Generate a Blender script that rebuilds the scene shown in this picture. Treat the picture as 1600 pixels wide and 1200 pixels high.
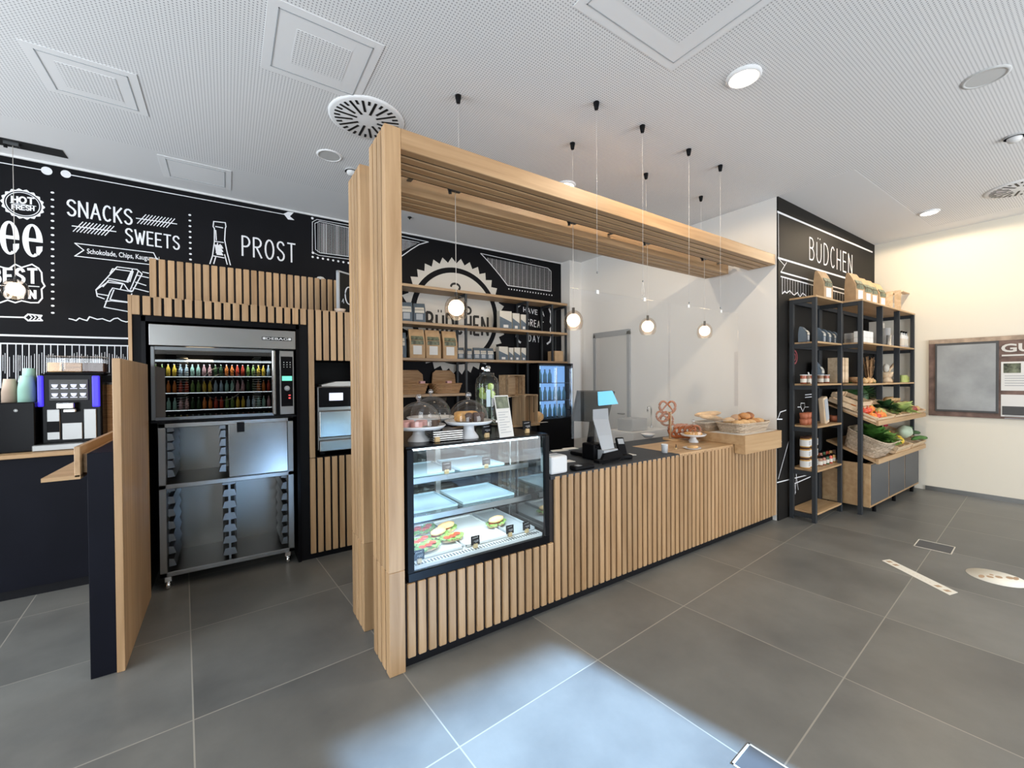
import bpy, bmesh, math, random
from mathutils import Vector, Matrix
random.seed(7)
for o in list(bpy.data.objects): bpy.data.objects.remove(o)
SC = bpy.context.scene; COL = SC.collection
PI = math.pi
# ------------------------------------------------------------------ camera
CAM_H = 1.58; YAW, PITCH, ROLL, FOC = 0.5959978507975404, -0.010142261490938111, -0.007135548578490978, 657.058
_f = Vector((math.sin(YAW)*math.cos(PITCH), math.cos(YAW)*math.cos(PITCH), math.sin(PITCH)))
_r = _f.cross(Vector((0,0,1))).normalized(); _u = _r.cross(_f)
_c, _s = math.cos(ROLL), math.sin(ROLL)
RIGHT, UP = _c*_r+_s*_u, -_s*_r+_c*_u
cam = bpy.data.cameras.new('camera'); camo = bpy.data.objects.new('camera', cam); COL.objects.link(camo)
cam.sensor_fit = 'HORIZONTAL'; cam.sensor_width = 36; cam.lens = 36*FOC/1600; cam.clip_start = .05
M = Matrix((RIGHT, UP, -_f)).transposed().to_4x4(); M.translation = Vector((0,0,CAM_H)); camo.matrix_world = M
SC.camera = camo
# ------------------------------------------------------------------ world, sun, daylight, exposure
w = bpy.data.worlds.new('sky'); SC.world = w; w.use_nodes = True
w.node_tree.nodes['Background'].inputs[0].default_value = (.80,.90,1,1)
w.node_tree.nodes['Background'].inputs[1].default_value = 1.6
SC.view_settings.view_transform = 'Standard'; SC.view_settings.look = 'None'
SC.view_settings.gamma = 1; SC.view_settings.use_curve_mapping = False
SC.view_settings.exposure = -0.32
def light(kind, name, loc, energy, color=(1,1,1), size=.2, size_y=None, to=None, spread=None, cast=None):
    l = bpy.data.lights.new(name, kind); l.energy = energy; l.color = color
    if kind == 'AREA':
        l.size = size
        if size_y: l.shape = 'RECTANGLE'; l.size_y = size_y
        if spread: l.spread = spread
    elif kind in ('POINT','SPOT'): l.shadow_soft_size = size
    elif kind == 'SUN': l.angle = size
    o = bpy.data.objects.new(name, l); COL.objects.link(o); o.location = loc
    if to is not None: o.rotation_euler = (Vector(to)-Vector(loc)).to_track_quat('-Z','Y').to_euler()
    return o
light('SUN','sun',(2.4,-8,5),42.0,(.36,.62,1),math.radians(1.2),to=(2.4-.2,-8+.9,5-.431))
light('AREA','daylight_left_window',(-3.9,2.6,1.9),300,(.86,.93,1),5.0,2.6,to=(0,2.6,1.9))
light('AREA','daylight_rear_window',(4.95,-3.3,1.6),240,(.95,.97,1),3.5,2.8,to=(4.95,0,1.6))
light('AREA','daylight_rear_window',(-2.6,-3.3,1.6),150,(.88,.94,1),2.3,2.8,to=(-2.6,0,1.6))
# ------------------------------------------------------------------ photo pixel -> point on a real plane
def ray(px, py): return _f + RIGHT*((px-800)/FOC) - UP*((py-600)/FOC)
def zp(px, py, z): d = ray(px,py); return Vector((0,0,CAM_H)) + d*((z-CAM_H)/d.z)
def yp(px, py, y): d = ray(px,py); return Vector((0,0,CAM_H)) + d*(y/d.y)
def xp(px, py, x): d = ray(px,py); return Vector((0,0,CAM_H)) + d*(x/d.x)
# ------------------------------------------------------------------ materials
MAT = {}
def nt(name):
    m = bpy.data.materials.new(name); m.use_nodes = True; MAT[name] = m
    return m, m.node_tree.nodes, m.node_tree.links, m.node_tree.nodes['Principled BSDF']
def mat(name, col, rough=.5, metal=0, noise=0, nscale=8, bump=0, emit=None, es=0, spec=.5, coat=0):
    m, n, l, b = nt(name)
    b.inputs['Base Color'].default_value = (*col,1); b.inputs['Roughness'].default_value = rough
    b.inputs['Metallic'].default_value = metal; b.inputs['Specular IOR Level'].default_value = spec
    b.inputs['Coat Weight'].default_value = coat
    if emit: b.inputs['Emission Color'].default_value = (*emit,1); b.inputs['Emission Strength'].default_value = es
    if noise or bump:
        t = n.new('ShaderNodeTexCoord'); x = n.new('ShaderNodeTexNoise'); x.inputs['Scale'].default_value = nscale; x.inputs['Detail'].default_value = 6
        l.new(t.outputs['Object'], x.inputs['Vector'])
        if noise:
            r = n.new('ShaderNodeValToRGB'); r.color_ramp.elements[0].position = .3; r.color_ramp.elements[1].position = .7
            r.color_ramp.elements[0].color = (*[c*(1-noise) for c in col],1); r.color_ramp.elements[1].color = (*[min(1,c*(1+noise)) for c in col],1)
            l.new(x.outputs['Fac'], r.inputs[0]); l.new(r.outputs[0], b.inputs['Base Color'])
        if bump:
            q = n.new('ShaderNodeBump'); q.inputs['Strength'].default_value = bump; q.inputs['Distance'].default_value = .01
            l.new(x.outputs['Fac'], q.inputs['Height']); l.new(q.outputs[0], b.inputs['Normal'])
    return m
def wood(name, c1, c2, axis='Z', rough=.45, vary=.16, sc=1.0):
    # grain stretched along one axis, each board of an object a little different in tone
    m, n, l, b = nt(name)
    t = n.new('ShaderNodeTexCoord'); mp = n.new('ShaderNodeMapping')
    s = {'X':(1.2,22,22),'Y':(22,1.2,22),'Z':(22,22,1.2)}[axis]; mp.inputs['Scale'].default_value = [v*sc for v in s]
    l.new(t.outputs['Object'], mp.inputs['Vector'])
    g = n.new('ShaderNodeNewGeometry'); ad = n.new('ShaderNodeVectorMath'); ad.operation = 'ADD'
    mu = n.new('ShaderNodeMath'); mu.operation = 'MULTIPLY'; mu.inputs[1].default_value = 37
    l.new(g.outputs['Random Per Island'], mu.inputs[0]); l.new(mp.outputs[0], ad.inputs[0]); l.new(mu.outputs[0], ad.inputs[1])
    x = n.new('ShaderNodeTexNoise'); x.inputs['Scale'].default_value = 1; x.inputs['Detail'].default_value = 5; x.inputs['Distortion'].default_value = .6
    l.new(ad.outputs[0], x.inputs['Vector'])
    r = n.new('ShaderNodeValToRGB'); r.color_ramp.elements[0].position = .32; r.color_ramp.elements[1].position = .66
    r.color_ramp.elements[0].color = (*c1,1); r.color_ramp.elements[1].color = (*c2,1)
    l.new(x.outputs['Fac'], r.inputs[0])
    mr = n.new('ShaderNodeMapRange'); mr.inputs[3].default_value = 1-vary; mr.inputs[4].default_value = 1+vary*.6
    l.new(g.outputs['Random Per Island'], mr.inputs[0])
    mx = n.new('ShaderNodeMix'); mx.data_type = 'RGBA'; mx.blend_type = 'MULTIPLY'; mx.inputs['Factor'].default_value = 1
    l.new(r.outputs[0], mx.inputs['A']); l.new(mr.outputs[0], mx.inputs['B']); l.new(mx.outputs['Result'], b.inputs['Base Color'])
    b.inputs['Roughness'].default_value = rough
    q = n.new('ShaderNodeBump'); q.inputs['Strength'].default_value = .08; q.inputs['Distance'].default_value = .004
    l.new(x.outputs['Fac'], q.inputs['Height']); l.new(q.outputs[0], b.inputs['Normal'])
    return m
def glass(name, tint=(1,1,1), refl=1.0, rough=0, base=.04):
    # thin sheet glass: clear to light, with Fresnel reflections
    m = bpy.data.materials.new(name); m.use_nodes = True; MAT[name] = m; n = m.node_tree.nodes; l = m.node_tree.links; n.clear()
    o = n.new('ShaderNodeOutputMaterial'); mx = n.new('ShaderNodeMixShader'); t = n.new('ShaderNodeBsdfTransparent'); g = n.new('ShaderNodeBsdfGlossy')
    t.inputs[0].default_value = (*tint,1); g.inputs['Roughness'].default_value = rough
    f = n.new('ShaderNodeLayerWeight'); f.inputs[0].default_value = .5
    p = n.new('ShaderNodeMath'); p.operation = 'POWER'; p.inputs[1].default_value = 4; l.new(f.outputs['Facing'], p.inputs[0])
    a = n.new('ShaderNodeMath'); a.operation = 'MULTIPLY_ADD'; a.inputs[1].default_value = .9; a.inputs[2].default_value = base*refl; a.use_clamp = True
    l.new(p.outputs[0], a.inputs[0]); l.new(a.outputs[0], mx.inputs[0]); l.new(t.outputs[0], mx.inputs[1]); l.new(g.outputs[0], mx.inputs[2]); l.new(mx.outputs[0], o.inputs[0])
    return m
OAK1, OAK2 = (.36,.212,.100), (.49,.312,.165)
wood('oak_z', OAK1, OAK2, 'Z'); wood('oak_x', OAK1, OAK2, 'X'); wood('oak_y', OAK1, OAK2, 'Y', vary=.08)
wood('oak_board', (.40,.24,.11), (.52,.34,.18), 'X', vary=.04, sc=.7)
wood('shelf_oak', (.30,.19,.10), (.44,.29,.16), 'X', vary=.1)
wood('crate', (.34,.22,.12), (.52,.37,.22), 'X', rough=.8, vary=.3)
wood('crate_light', (.62,.44,.26), (.80,.62,.42), 'X', rough=.8, vary=.2)
wood('wicker', (.30,.16,.07), (.50,.30,.15), 'X', rough=.7, vary=.2, sc=4)
wood('wicker_grey', (.38,.28,.19), (.62,.50,.37), 'X', rough=.8, vary=.2, sc=3)
mat('black', (.005,.005,.006), .45, spec=.1); mat('navy', (.006,.0065,.011), .5, spec=.1, noise=.15, nscale=3)
mat('black_gloss', (.004,.004,.005), .2, spec=.09); mat('gap', (.02,.012,.009), .7)
mat('plinth', (.006,.006,.008), .5, spec=.2)
mat('anthracite', (.028,.032,.037), .5, spec=.3); mat('anthracite_panel', (.075,.078,.082), .5)
mat('steel', (.27,.268,.26), .32, 1, noise=.06, nscale=2); mat('steel_dark', (.16,.17,.175), .4, 1); mat('steel_bright', (.42,.42,.41), .2, 1)
mat('chrome', (.8,.8,.8), .08, 1)
mat('white', (.70,.70,.69), .5); mat('china', (.74,.74,.74), .15); mat('paper', (.66,.64,.60), .7)
mat('wall_white', (.84,.815,.775), .75); mat('wall_cream', (.80,.745,.63), .75)
mat('chalk_black', (.0045,.0045,.006), .65, noise=.25, nscale=1.5, spec=.15); mat('chalk_brown', (.012,.011,.010), .6, spec=.15)
mat('chalk', (.78,.78,.80), .8); mat('chalk_grey', (.28,.28,.28), .8); mat('chalk_disc', (.60,.57,.52), .8)
mat('chalk_dark', (.02,.018,.016), .8)
mat('kraft', (.50,.33,.18), .75, noise=.12, nscale=12, bump=.25); mat('kraft_pale', (.66,.50,.33), .75, noise=.08, nscale=12, bump=.2)
mat('slate_bag', (.10,.13,.16), .7, noise=.1, bump=.2, nscale=15); mat('beige_card', (.62,.58,.50), .7); mat('white_card', (.75,.74,.71), .6)
mat('grey_plastic', (.35,.36,.37), .4); mat('light_grey', (.40,.42,.44), .4); mat('screen', (.016,.015,.014), .4, spec=.3)
mat('led_blue', (.02,.02,.3), .4, emit=(.08,.05,1), es=1.0)
mat('screen_lit', (.2,.2,.25), .4, emit=(.8,.85,1), es=1.3); mat('lcd_green', (.1,.5,.35), .4, emit=(.2,.9,.65), es=1.0)
mat('reflection_blue', (.1,.4,.6), .3, emit=(.18,.62,.85), es=.8); mat('led_red', (.6,.05,.05), .4, emit=(1,.1,.1), es=1)  # the blue glow paints a reflection in the plexiglass
mat('lamp_glow', (1,.85,.65), .4, emit=(1,.80,.55), es=11); mat('spot_glow', (1,.95,.85), .4, emit=(1,.90,.74), es=14)
mat('reflection_glow', (.5,.6,.7), .5, emit=(.50,.76,1), es=1.2)  # glow painted in place of bright reflections on the fridge glass
mat('case_light', (1,1,1), .4, emit=(.80,.93,1), es=8)
mat('speaker_face', (.55,.55,.54), .7); mat('ceiling_white', (.80,.80,.80), .8); mat('plaster', (.74,.74,.74), .8); mat('grille_black', (.008,.008,.008), .6)
mat('terracotta', (.42,.13,.06), .6, noise=.15); mat('mint', (.42,.70,.58), .6); mat('cup_beige', (.62,.47,.36), .6)
mat('bread', (.55,.26,.09), .6, noise=.35, nscale=14, bump=.4); mat('bread_dark', (.33,.12,.04), .6, noise=.3, nscale=14, bump=.3); mat('bread_pale', (.72,.44,.20), .6, noise=.3, nscale=14, bump=.4)
mat('pretzel', (.36,.10,.025), .3, noise=.2, nscale=20); mat('cake', (.70,.38,.12), .7, noise=.3, nscale=25, bump=.3); mat('choc', (.07,.03,.018), .5)
mat('pink', (.72,.42,.42), .6, noise=.15); mat('tomato', (.60,.07,.03), .35); mat('orange_veg', (.80,.24,.04), .4, noise=.25, nscale=9)
mat('melon', (.42,.40,.14), .5, noise=.2, nscale=12); mat('leaf', (.055,.16,.025), .5, noise=.45, nscale=22, bump=.3); mat('leaf_dark', (.03,.085,.025), .5, noise=.4, nscale=18, bump=.3)
mat('leaf_light', (.20,.34,.08), .5, noise=.35, nscale=18, bump=.3); mat('leaf_pale', (.50,.60,.22), .5, noise=.25, nscale=12, bump=.3); mat('fennel', (.50,.60,.45), .5, noise=.15, nscale=9)
mat('lemon', (.80,.55,.05), .45, noise=.15); mat('onion', (.62,.40,.18), .4, noise=.2); mat('red_onion', (.30,.05,.06), .35); mat('rhubarb', (.45,.04,.07), .5)
mat('jam', (.35,.10,.05), .2); mat('honey', (.62,.34,.08), .2); mat('spice', (.30,.16,.09), .5); mat('brown_jar', (.07,.035,.02), .2)
mat('sandwich', (.72,.52,.30), .7, noise=.2, nscale=30, bump=.3); mat('tray_blue', (.45,.60,.68), .35); mat('marble', (.70,.68,.64), .35, noise=.2, nscale=9)
mat('menu_print', (.13,.145,.095), .6, noise=.8, nscale=20); mat('sign_wood', (.16,.10,.08), .6, noise=.4, nscale=10); mat('sign_wood_pale', (.40,.30,.22), .6, noise=.3, nscale=12)
mat('display_grey', (.30,.31,.31), .35, noise=.25, nscale=3); mat('poster_dark', (.06,.06,.06), .5); mat('decal', (.80,.76,.66), .5); mat('decal_tan', (.45,.30,.18), .5)
mat('brass_tag', (.62,.44,.22), .6); mat('lime', (.40,.55,.10), .5); mat('cord', (.65,.60,.54), .4); mat('wire', (.75,.75,.74), .35)
glass('glass', (.985,.995,.99)); glass('glass_case', (.90,.97,.98), 1.2); glass('glass_smoke', (.96,.88,.80), 1.2); glass('glass_oven', (.30,.32,.32), 3.2); glass('glass_fridge', (.62,.74,.9), 2.5)
glass('glass_dome', (.98,.98,.98), 1.4); glass('plexi', (.985,.985,.99), 1.1); glass('jar_glass', (.93,.97,.95), 1.5); glass('water', (.92,.96,.90), .6)
glass('glass_side', (.80,.90,.93), base=.32); glass('glass_knob', (.9,.9,.92), base=.30)
def floor_mat():
    m, n, l, b = nt('floor_tile')
    g = n.new('ShaderNodeNewGeometry'); mp = n.new('ShaderNodeMapping'); mp.vector_type = 'TEXTURE'
    c, s = math.cos(.068), math.sin(.068)
    mp.inputs['Location'].default_value = (.02*c-.66*s, .02*s+.66*c, 0); mp.inputs['Rotation'].default_value = (0,0,.068); mp.inputs['Scale'].default_value = (.9,.9,.9)
    l.new(g.outputs['Position'], mp.inputs['Vector'])
    sp = n.new('ShaderNodeSeparateXYZ'); l.new(mp.outputs[0], sp.inputs[0])
    def line(out):
        f = n.new('ShaderNodeMath'); f.operation = 'FRACT'; l.new(out, f.inputs[0])
        a = n.new('ShaderNodeMath'); a.operation = 'SUBTRACT'; l.new(f.outputs[0], a.inputs[0]); a.inputs[1].default_value = .5
        d = n.new('ShaderNodeMath'); d.operation = 'ABSOLUTE'; l.new(a.outputs[0], d.inputs[0])
        e = n.new('ShaderNodeMath'); e.operation = 'GREATER_THAN'; l.new(d.outputs[0], e.inputs[0]); e.inputs[1].default_value = .4965
        return e
    mx = n.new('ShaderNodeMath'); mx.operation = 'MAXIMUM'; l.new(line(sp.outputs[0]).outputs[0], mx.inputs[0]); l.new(line(sp.outputs[1]).outputs[0], mx.inputs[1])
    fl = n.new('ShaderNodeVectorMath'); fl.operation = 'FLOOR'; l.new(mp.outputs[0], fl.inputs[0])
    wn = n.new('ShaderNodeTexWhiteNoise'); wn.noise_dimensions = '2D'; l.new(fl.outputs[0], wn.inputs['Vector'])
    no = n.new('ShaderNodeTexNoise'); no.inputs['Scale'].default_value = 1.4; no.inputs['Detail'].default_value = 7; no.inputs['Roughness'].default_value = .6
    va = n.new('ShaderNodeVectorMath'); va.operation = 'ADD'; l.new(g.outputs['Position'], va.inputs[0])
    vs = n.new('ShaderNodeVectorMath'); vs.operation = 'SCALE'; vs.inputs['Scale'].default_value = 9; l.new(wn.outputs['Color'], vs.inputs[0]); l.new(vs.outputs[0], va.inputs[1]); l.new(va.outputs[0], no.inputs['Vector'])
    r = n.new('ShaderNodeValToRGB'); r.color_ramp.elements[0].position = .3; r.color_ramp.elements[1].position = .72
    r.color_ramp.elements[0].color = (.105,.104,.098,1); r.color_ramp.elements[1].color = (.190,.186,.170,1); l.new(no.outputs['Fac'], r.inputs[0])
    mr = n.new('ShaderNodeMapRange'); mr.inputs[3].default_value = .88; mr.inputs[4].default_value = 1.1; l.new(wn.outputs['Value'], mr.inputs[0])
    m1 = n.new('ShaderNodeMix'); m1.data_type = 'RGBA'; m1.blend_type = 'MULTIPLY'; m1.inputs['Factor'].default_value = 1; l.new(r.outputs[0], m1.inputs['A']); l.new(mr.outputs[0], m1.inputs['B'])
    m2 = n.new('ShaderNodeMix'); m2.data_type = 'RGBA'; l.new(mx.outputs[0], m2.inputs['Factor']); l.new(m1.outputs['Result'], m2.inputs['A']); m2.inputs['B'].default_value = (.30,.28,.24,1)
    l.new(m2.outputs['Result'], b.inputs['Base Color'])
    rr = n.new('ShaderNodeMapRange'); rr.inputs[3].default_value = .30; rr.inputs[4].default_value = .48; l.new(no.outputs['Fac'], rr.inputs[0]); l.new(rr.outputs[0], b.inputs['Roughness'])
    bp = n.new('ShaderNodeBump'); bp.invert = True; bp.inputs['Strength'].default_value = .4; bp.inputs['Distance'].default_value = .002; l.new(mx.outputs[0], bp.inputs['Height']); l.new(bp.outputs[0], b.inputs['Normal'])
floor_mat()
def perf_mat(name):
    m, n, l, b = nt(name)
    g = n.new('ShaderNodeNewGeometry'); sc = n.new('ShaderNodeVectorMath'); sc.operation = 'SCALE'; sc.inputs['Scale'].default_value = 1/.0185
    l.new(g.outputs['Position'], sc.inputs[0]); fr = n.new('ShaderNodeVectorMath'); fr.operation = 'FRACTION'; l.new(sc.outputs[0], fr.inputs[0])
    sb = n.new('ShaderNodeVectorMath'); sb.operation = 'SUBTRACT'; sb.inputs[1].default_value = (.5,.5,0); l.new(fr.outputs[0], sb.inputs[0])
    mu = n.new('ShaderNodeVectorMath'); mu.operation = 'MULTIPLY'; mu.inputs[1].default_value = (1,1,0); l.new(sb.outputs[0], mu.inputs[0])
    ln = n.new('ShaderNodeVectorMath'); ln.operation = 'LENGTH'; l.new(mu.outputs[0], ln.inputs[0])
    lt = n.new('ShaderNodeMath'); lt.operation = 'LESS_THAN'; lt.inputs[1].default_value = .24; l.new(ln.outputs['Value'], lt.inputs[0])
    mx = n.new('ShaderNodeMix'); mx.data_type = 'RGBA'; l.new(lt.outputs[0], mx.inputs['Factor']); mx.inputs['A'].default_value = (.80,.80,.80,1); mx.inputs['B'].default_value = (.38,.38,.39,1)
    l.new(mx.outputs['Result'], b.inputs['Base Color']); b.inputs['Roughness'].default_value = .8
perf_mat('perforated')
# ------------------------------------------------------------------ mesh builder and scene helpers
class MB:
    def __init__(s): s.v = []; s.f = []; s.sm = []
    def add(s, vs, fs, smooth=False, T=None):
        k = len(s.v); s.v += [(T @ Vector(v)) if T else Vector(v) for v in vs]
        s.f += [tuple(i+k for i in f) for f in fs]; s.sm += [smooth]*len(fs); return s
    def box(s, x0, x1, y0, y1, z0, z1, c=0, T=None):
        if x0 > x1: x0, x1 = x1, x0
        if y0 > y1: y0, y1 = y1, y0
        if z0 > z1: z0, z1 = z1, z0
        if not c:
            v = [(x,y,z) for x in (x0,x1) for y in (y0,y1) for z in (z0,z1)]
            return s.add(v, [(0,1,3,2),(4,6,7,5),(0,4,5,1),(2,3,7,6),(0,2,6,4),(1,5,7,3)], T=T)
        bm = bmesh.new(); bmesh.ops.create_cube(bm, size=1)
        for v in bm.verts: v.co = Vector(((x0+x1)/2+v.co.x*(x1-x0), (y0+y1)/2+v.co.y*(y1-y0), (z0+z1)/2+v.co.z*(z1-z0)))
        bmesh.ops.bevel(bm, geom=bm.edges[:], offset=min(c, .45*min(x1-x0,y1-y0,z1-z0)), segments=2 if c > .006 else 1, profile=.5, affect='EDGES')
        return s.bm(bm, T)
    def bm(s, bm, T=None, smooth=False):
        bm.verts.index_update(); s.add([v.co.copy() for v in bm.verts], [[v.index for v in f.verts] for f in bm.faces], smooth, T); bm.free(); return s
    def prism(s, pts, d, T=None):
        # closed outline (list of 3D points, planar), extruded along vector d
        n = len(pts); d = Vector(d); p = [Vector(q) for q in pts]
        return s.add(p+[q+d for q in p], [tuple(range(n))[::-1], tuple(range(n,2*n))]+[(i,(i+1)%n,(i+1)%n+n,i+n) for i in range(n)], T=T)
    def lathe(s, prof, c=(0,0,0), n=24, T=None, wob=None):
        vs, fs = [], []; m = len(prof)
        for i in range(n):
            a = 2*PI*i/n
            for r, z in prof:
                k = 1+(wob(a,z) if wob else 0); vs.append((c[0]+r*k*math.cos(a), c[1]+r*k*math.sin(a), c[2]+z))
        for i in range(n):
            j = (i+1)%n
            for q in range(m-1): fs.append((i*m+q, j*m+q, j*m+q+1, i*m+q+1))
        return s.add(vs, fs, True, T)
    def cyl(s, c, r, h, n=20, r2=None, T=None): r2 = r if r2 is None else r2; return s.lathe([(0,0),(r,0),(r,0),(r2,h),(r2,h),(0,h)], c, n, T)
    def ball(s, c, r, n=14, sc=(1,1,1), jit=0, T=None, seed=0):
        rd = random.Random(seed); vs, fs = [], []; m = n//2+1
        ph = [rd.uniform(0,6) for _ in range(6)]
        for i in range(m+1):
            t = PI*i/m
            for j in range(n):
                a = 2*PI*j/n
                d = Vector((math.sin(t)*math.cos(a), math.sin(t)*math.sin(a), math.cos(t)))
                k = r*(1+jit*(math.sin(3*d.x*2+ph[0])*math.sin(4*d.y+ph[1])+.6*math.sin(7*d.z+ph[2]+3*d.x)))
                vs.append((c[0]+d.x*k*sc[0], c[1]+d.y*k*sc[1], c[2]+d.z*k*sc[2]))
        for i in range(m):
            for j in range(n): fs.append((i*n+j, i*n+n+j, i*n+n+(j+1)%n, i*n+(j+1)%n))
        return s.add(vs, fs, True, T)
    def tube(s, pts, r, n=8, closed=False, T=None, rr=None):
        p = [Vector(q) for q in pts]; vs, fs = [], []; N = len(p)
        for i in range(N):
            if closed: d = p[(i+1)%N]-p[i-1]
            else: d = p[min(i+1,N-1)]-p[max(i-1,0)]
            d.normalize(); a = d.cross(Vector((0,0,1)));
            if a.length < .1: a = d.cross(Vector((1,0,0)))
            a.normalize(); b = d.cross(a); R = rr[i] if rr else r
            for j in range(n): t = 2*PI*j/n; vs.append(p[i]+a*R*math.cos(t)+b*R*math.sin(t))
        for i in range(N if closed else N-1):
            k = (i+1)%N
            for j in range(n): fs.append((i*n+j, i*n+(j+1)%n, k*n+(j+1)%n, k*n+j))
        if not closed: fs += [tuple(range(n))[::-1], tuple(range((N-1)*n, N*n))]
        return s.add(vs, fs, True, T)
W = {}
def obj(name, mb, m, parent=None, loc=None, label=None):
    me = bpy.data.meshes.new(name)
    if loc is None:
        if parent is not None: loc = W[parent.name]
        else:
            xs = [v.x for v in mb.v]; ys = [v.y for v in mb.v]; loc = Vector(((min(xs)+max(xs))/2,(min(ys)+max(ys))/2,min(v.z for v in mb.v)))
    loc = Vector(loc)
    me.from_pydata([v-loc for v in mb.v], [], mb.f); me.polygons.foreach_set('use_smooth', mb.sm)
    me.materials.append(MAT[m]); me.update()
    o = bpy.data.objects.new(name, me); COL.objects.link(o); W[o.name] = loc
    if parent is not None: o.parent = parent; o.location = loc-W[parent.name]
    else: o.location = loc
    if label: o['label'] = label
    return o
def tag(o, label, cat, group=None):
    o['label'] = label; o['category'] = cat
    if group: o['group'] = group
    return o
def thing(name, label, cat, loc, group=None):
    o = bpy.data.objects.new(name, None); COL.objects.link(o); o.location = loc; o.empty_display_size = .05; W[o.name] = Vector(loc)
    return tag(o, label, cat, group)
def struct(name, mb, m, parent=None, loc=None):
    o = obj(name, mb, m, parent, loc)
    if parent is None: o['kind'] = 'structure'
    return o
def dup(root, loc, rz=0, label=None, group=None, sc=None, rot=None):
    r = root.copy(); COL.objects.link(r); r.location = loc; r.rotation_euler = rot if rot else (0,0,rz); W[r.name] = Vector(loc)
    if sc: r.scale = (sc,sc,sc) if not hasattr(sc,'__len__') else sc
    if label: r['label'] = label
    if group: r['group'] = group
    for ch in list(root.children):
        c = ch.copy(); COL.objects.link(c); c.parent = r
        for g in ch.children:
            d = g.copy(); COL.objects.link(d); d.parent = c
    return r
# flat chalk strokes on a plane: P(u, v) -> point, nrm = outward
class Chalk:
    def __init__(s, nrm): s.mb = MB(); s.n = Vector(nrm); s.k = 0
    def off(s): s.k += 1; return s.n*(.0008+(s.k % 23)*.00006)
    def line(s, pts, wd, closed=False):
        p = [Vector(q) for q in pts]
        if closed: p = p+[p[0]]
        for a, b in zip(p, p[1:]):
            d = b-a
            if d.length < 1e-6: continue
            d.normalize(); c = d.cross(s.n)*wd/2; o = s.off(); e = d*wd*.35
            s.mb.add([a-e-c+o, b+e-c+o, b+e+c+o, a-e+c+o], [(0,1,2,3)])
        return s
    def fill(s, pts): o = s.off(); s.mb.add([Vector(q)+o for q in pts], [tuple(range(len(pts)))]); return s
    def disc(s, c, r, u, v, n=20, sq=1): return s.fill([Vector(c)+Vector(u)*r*math.cos(2*PI*i/n)+Vector(v)*r*sq*math.sin(2*PI*i/n) for i in range(n)])
    def ring(s, c, r0, r1, u, v, n=64):
        c, u, v = Vector(c), Vector(u), Vector(v); o = s.off(); vs = []
        for i in range(n):
            a = 2*PI*i/n; d = u*math.cos(a)+v*math.sin(a); vs += [c+d*r0+o, c+d*(r1(i) if callable(r1) else r1)+o]
        s.mb.add(vs, [(2*i, 2*i+1, (2*i+3)%(2*n), (2*i+2)%(2*n)) for i in range(n)]); return s
    def text(s, txt, P0, ex, ez, wd, track=.25):
        # P0 bottom left, ex = full run along the baseline, ez = full letter height
        P0, ex, ez = Vector(P0), Vector(ex), Vector(ez)
        ws = [GL[c][0] if c in GL else .4 for c in txt]; tot = sum(ws)+track*(len(txt)-1); x = 0
        for c, w_ in zip(txt, ws):
            for st in GL.get(c, (0,[]))[1]:
                s.line([P0+ex*((x+u*w_)/tot)+ez*v for u, v in st], wd)
            x += w_+track
        return s
def arc(cx, cy, rx, ry, a0, a1, n=8): return [(cx+rx*math.cos(math.radians(a0+(a1-a0)*i/n)), cy+ry*math.sin(math.radians(a0+(a1-a0)*i/n))) for i in range(n+1)]
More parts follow.
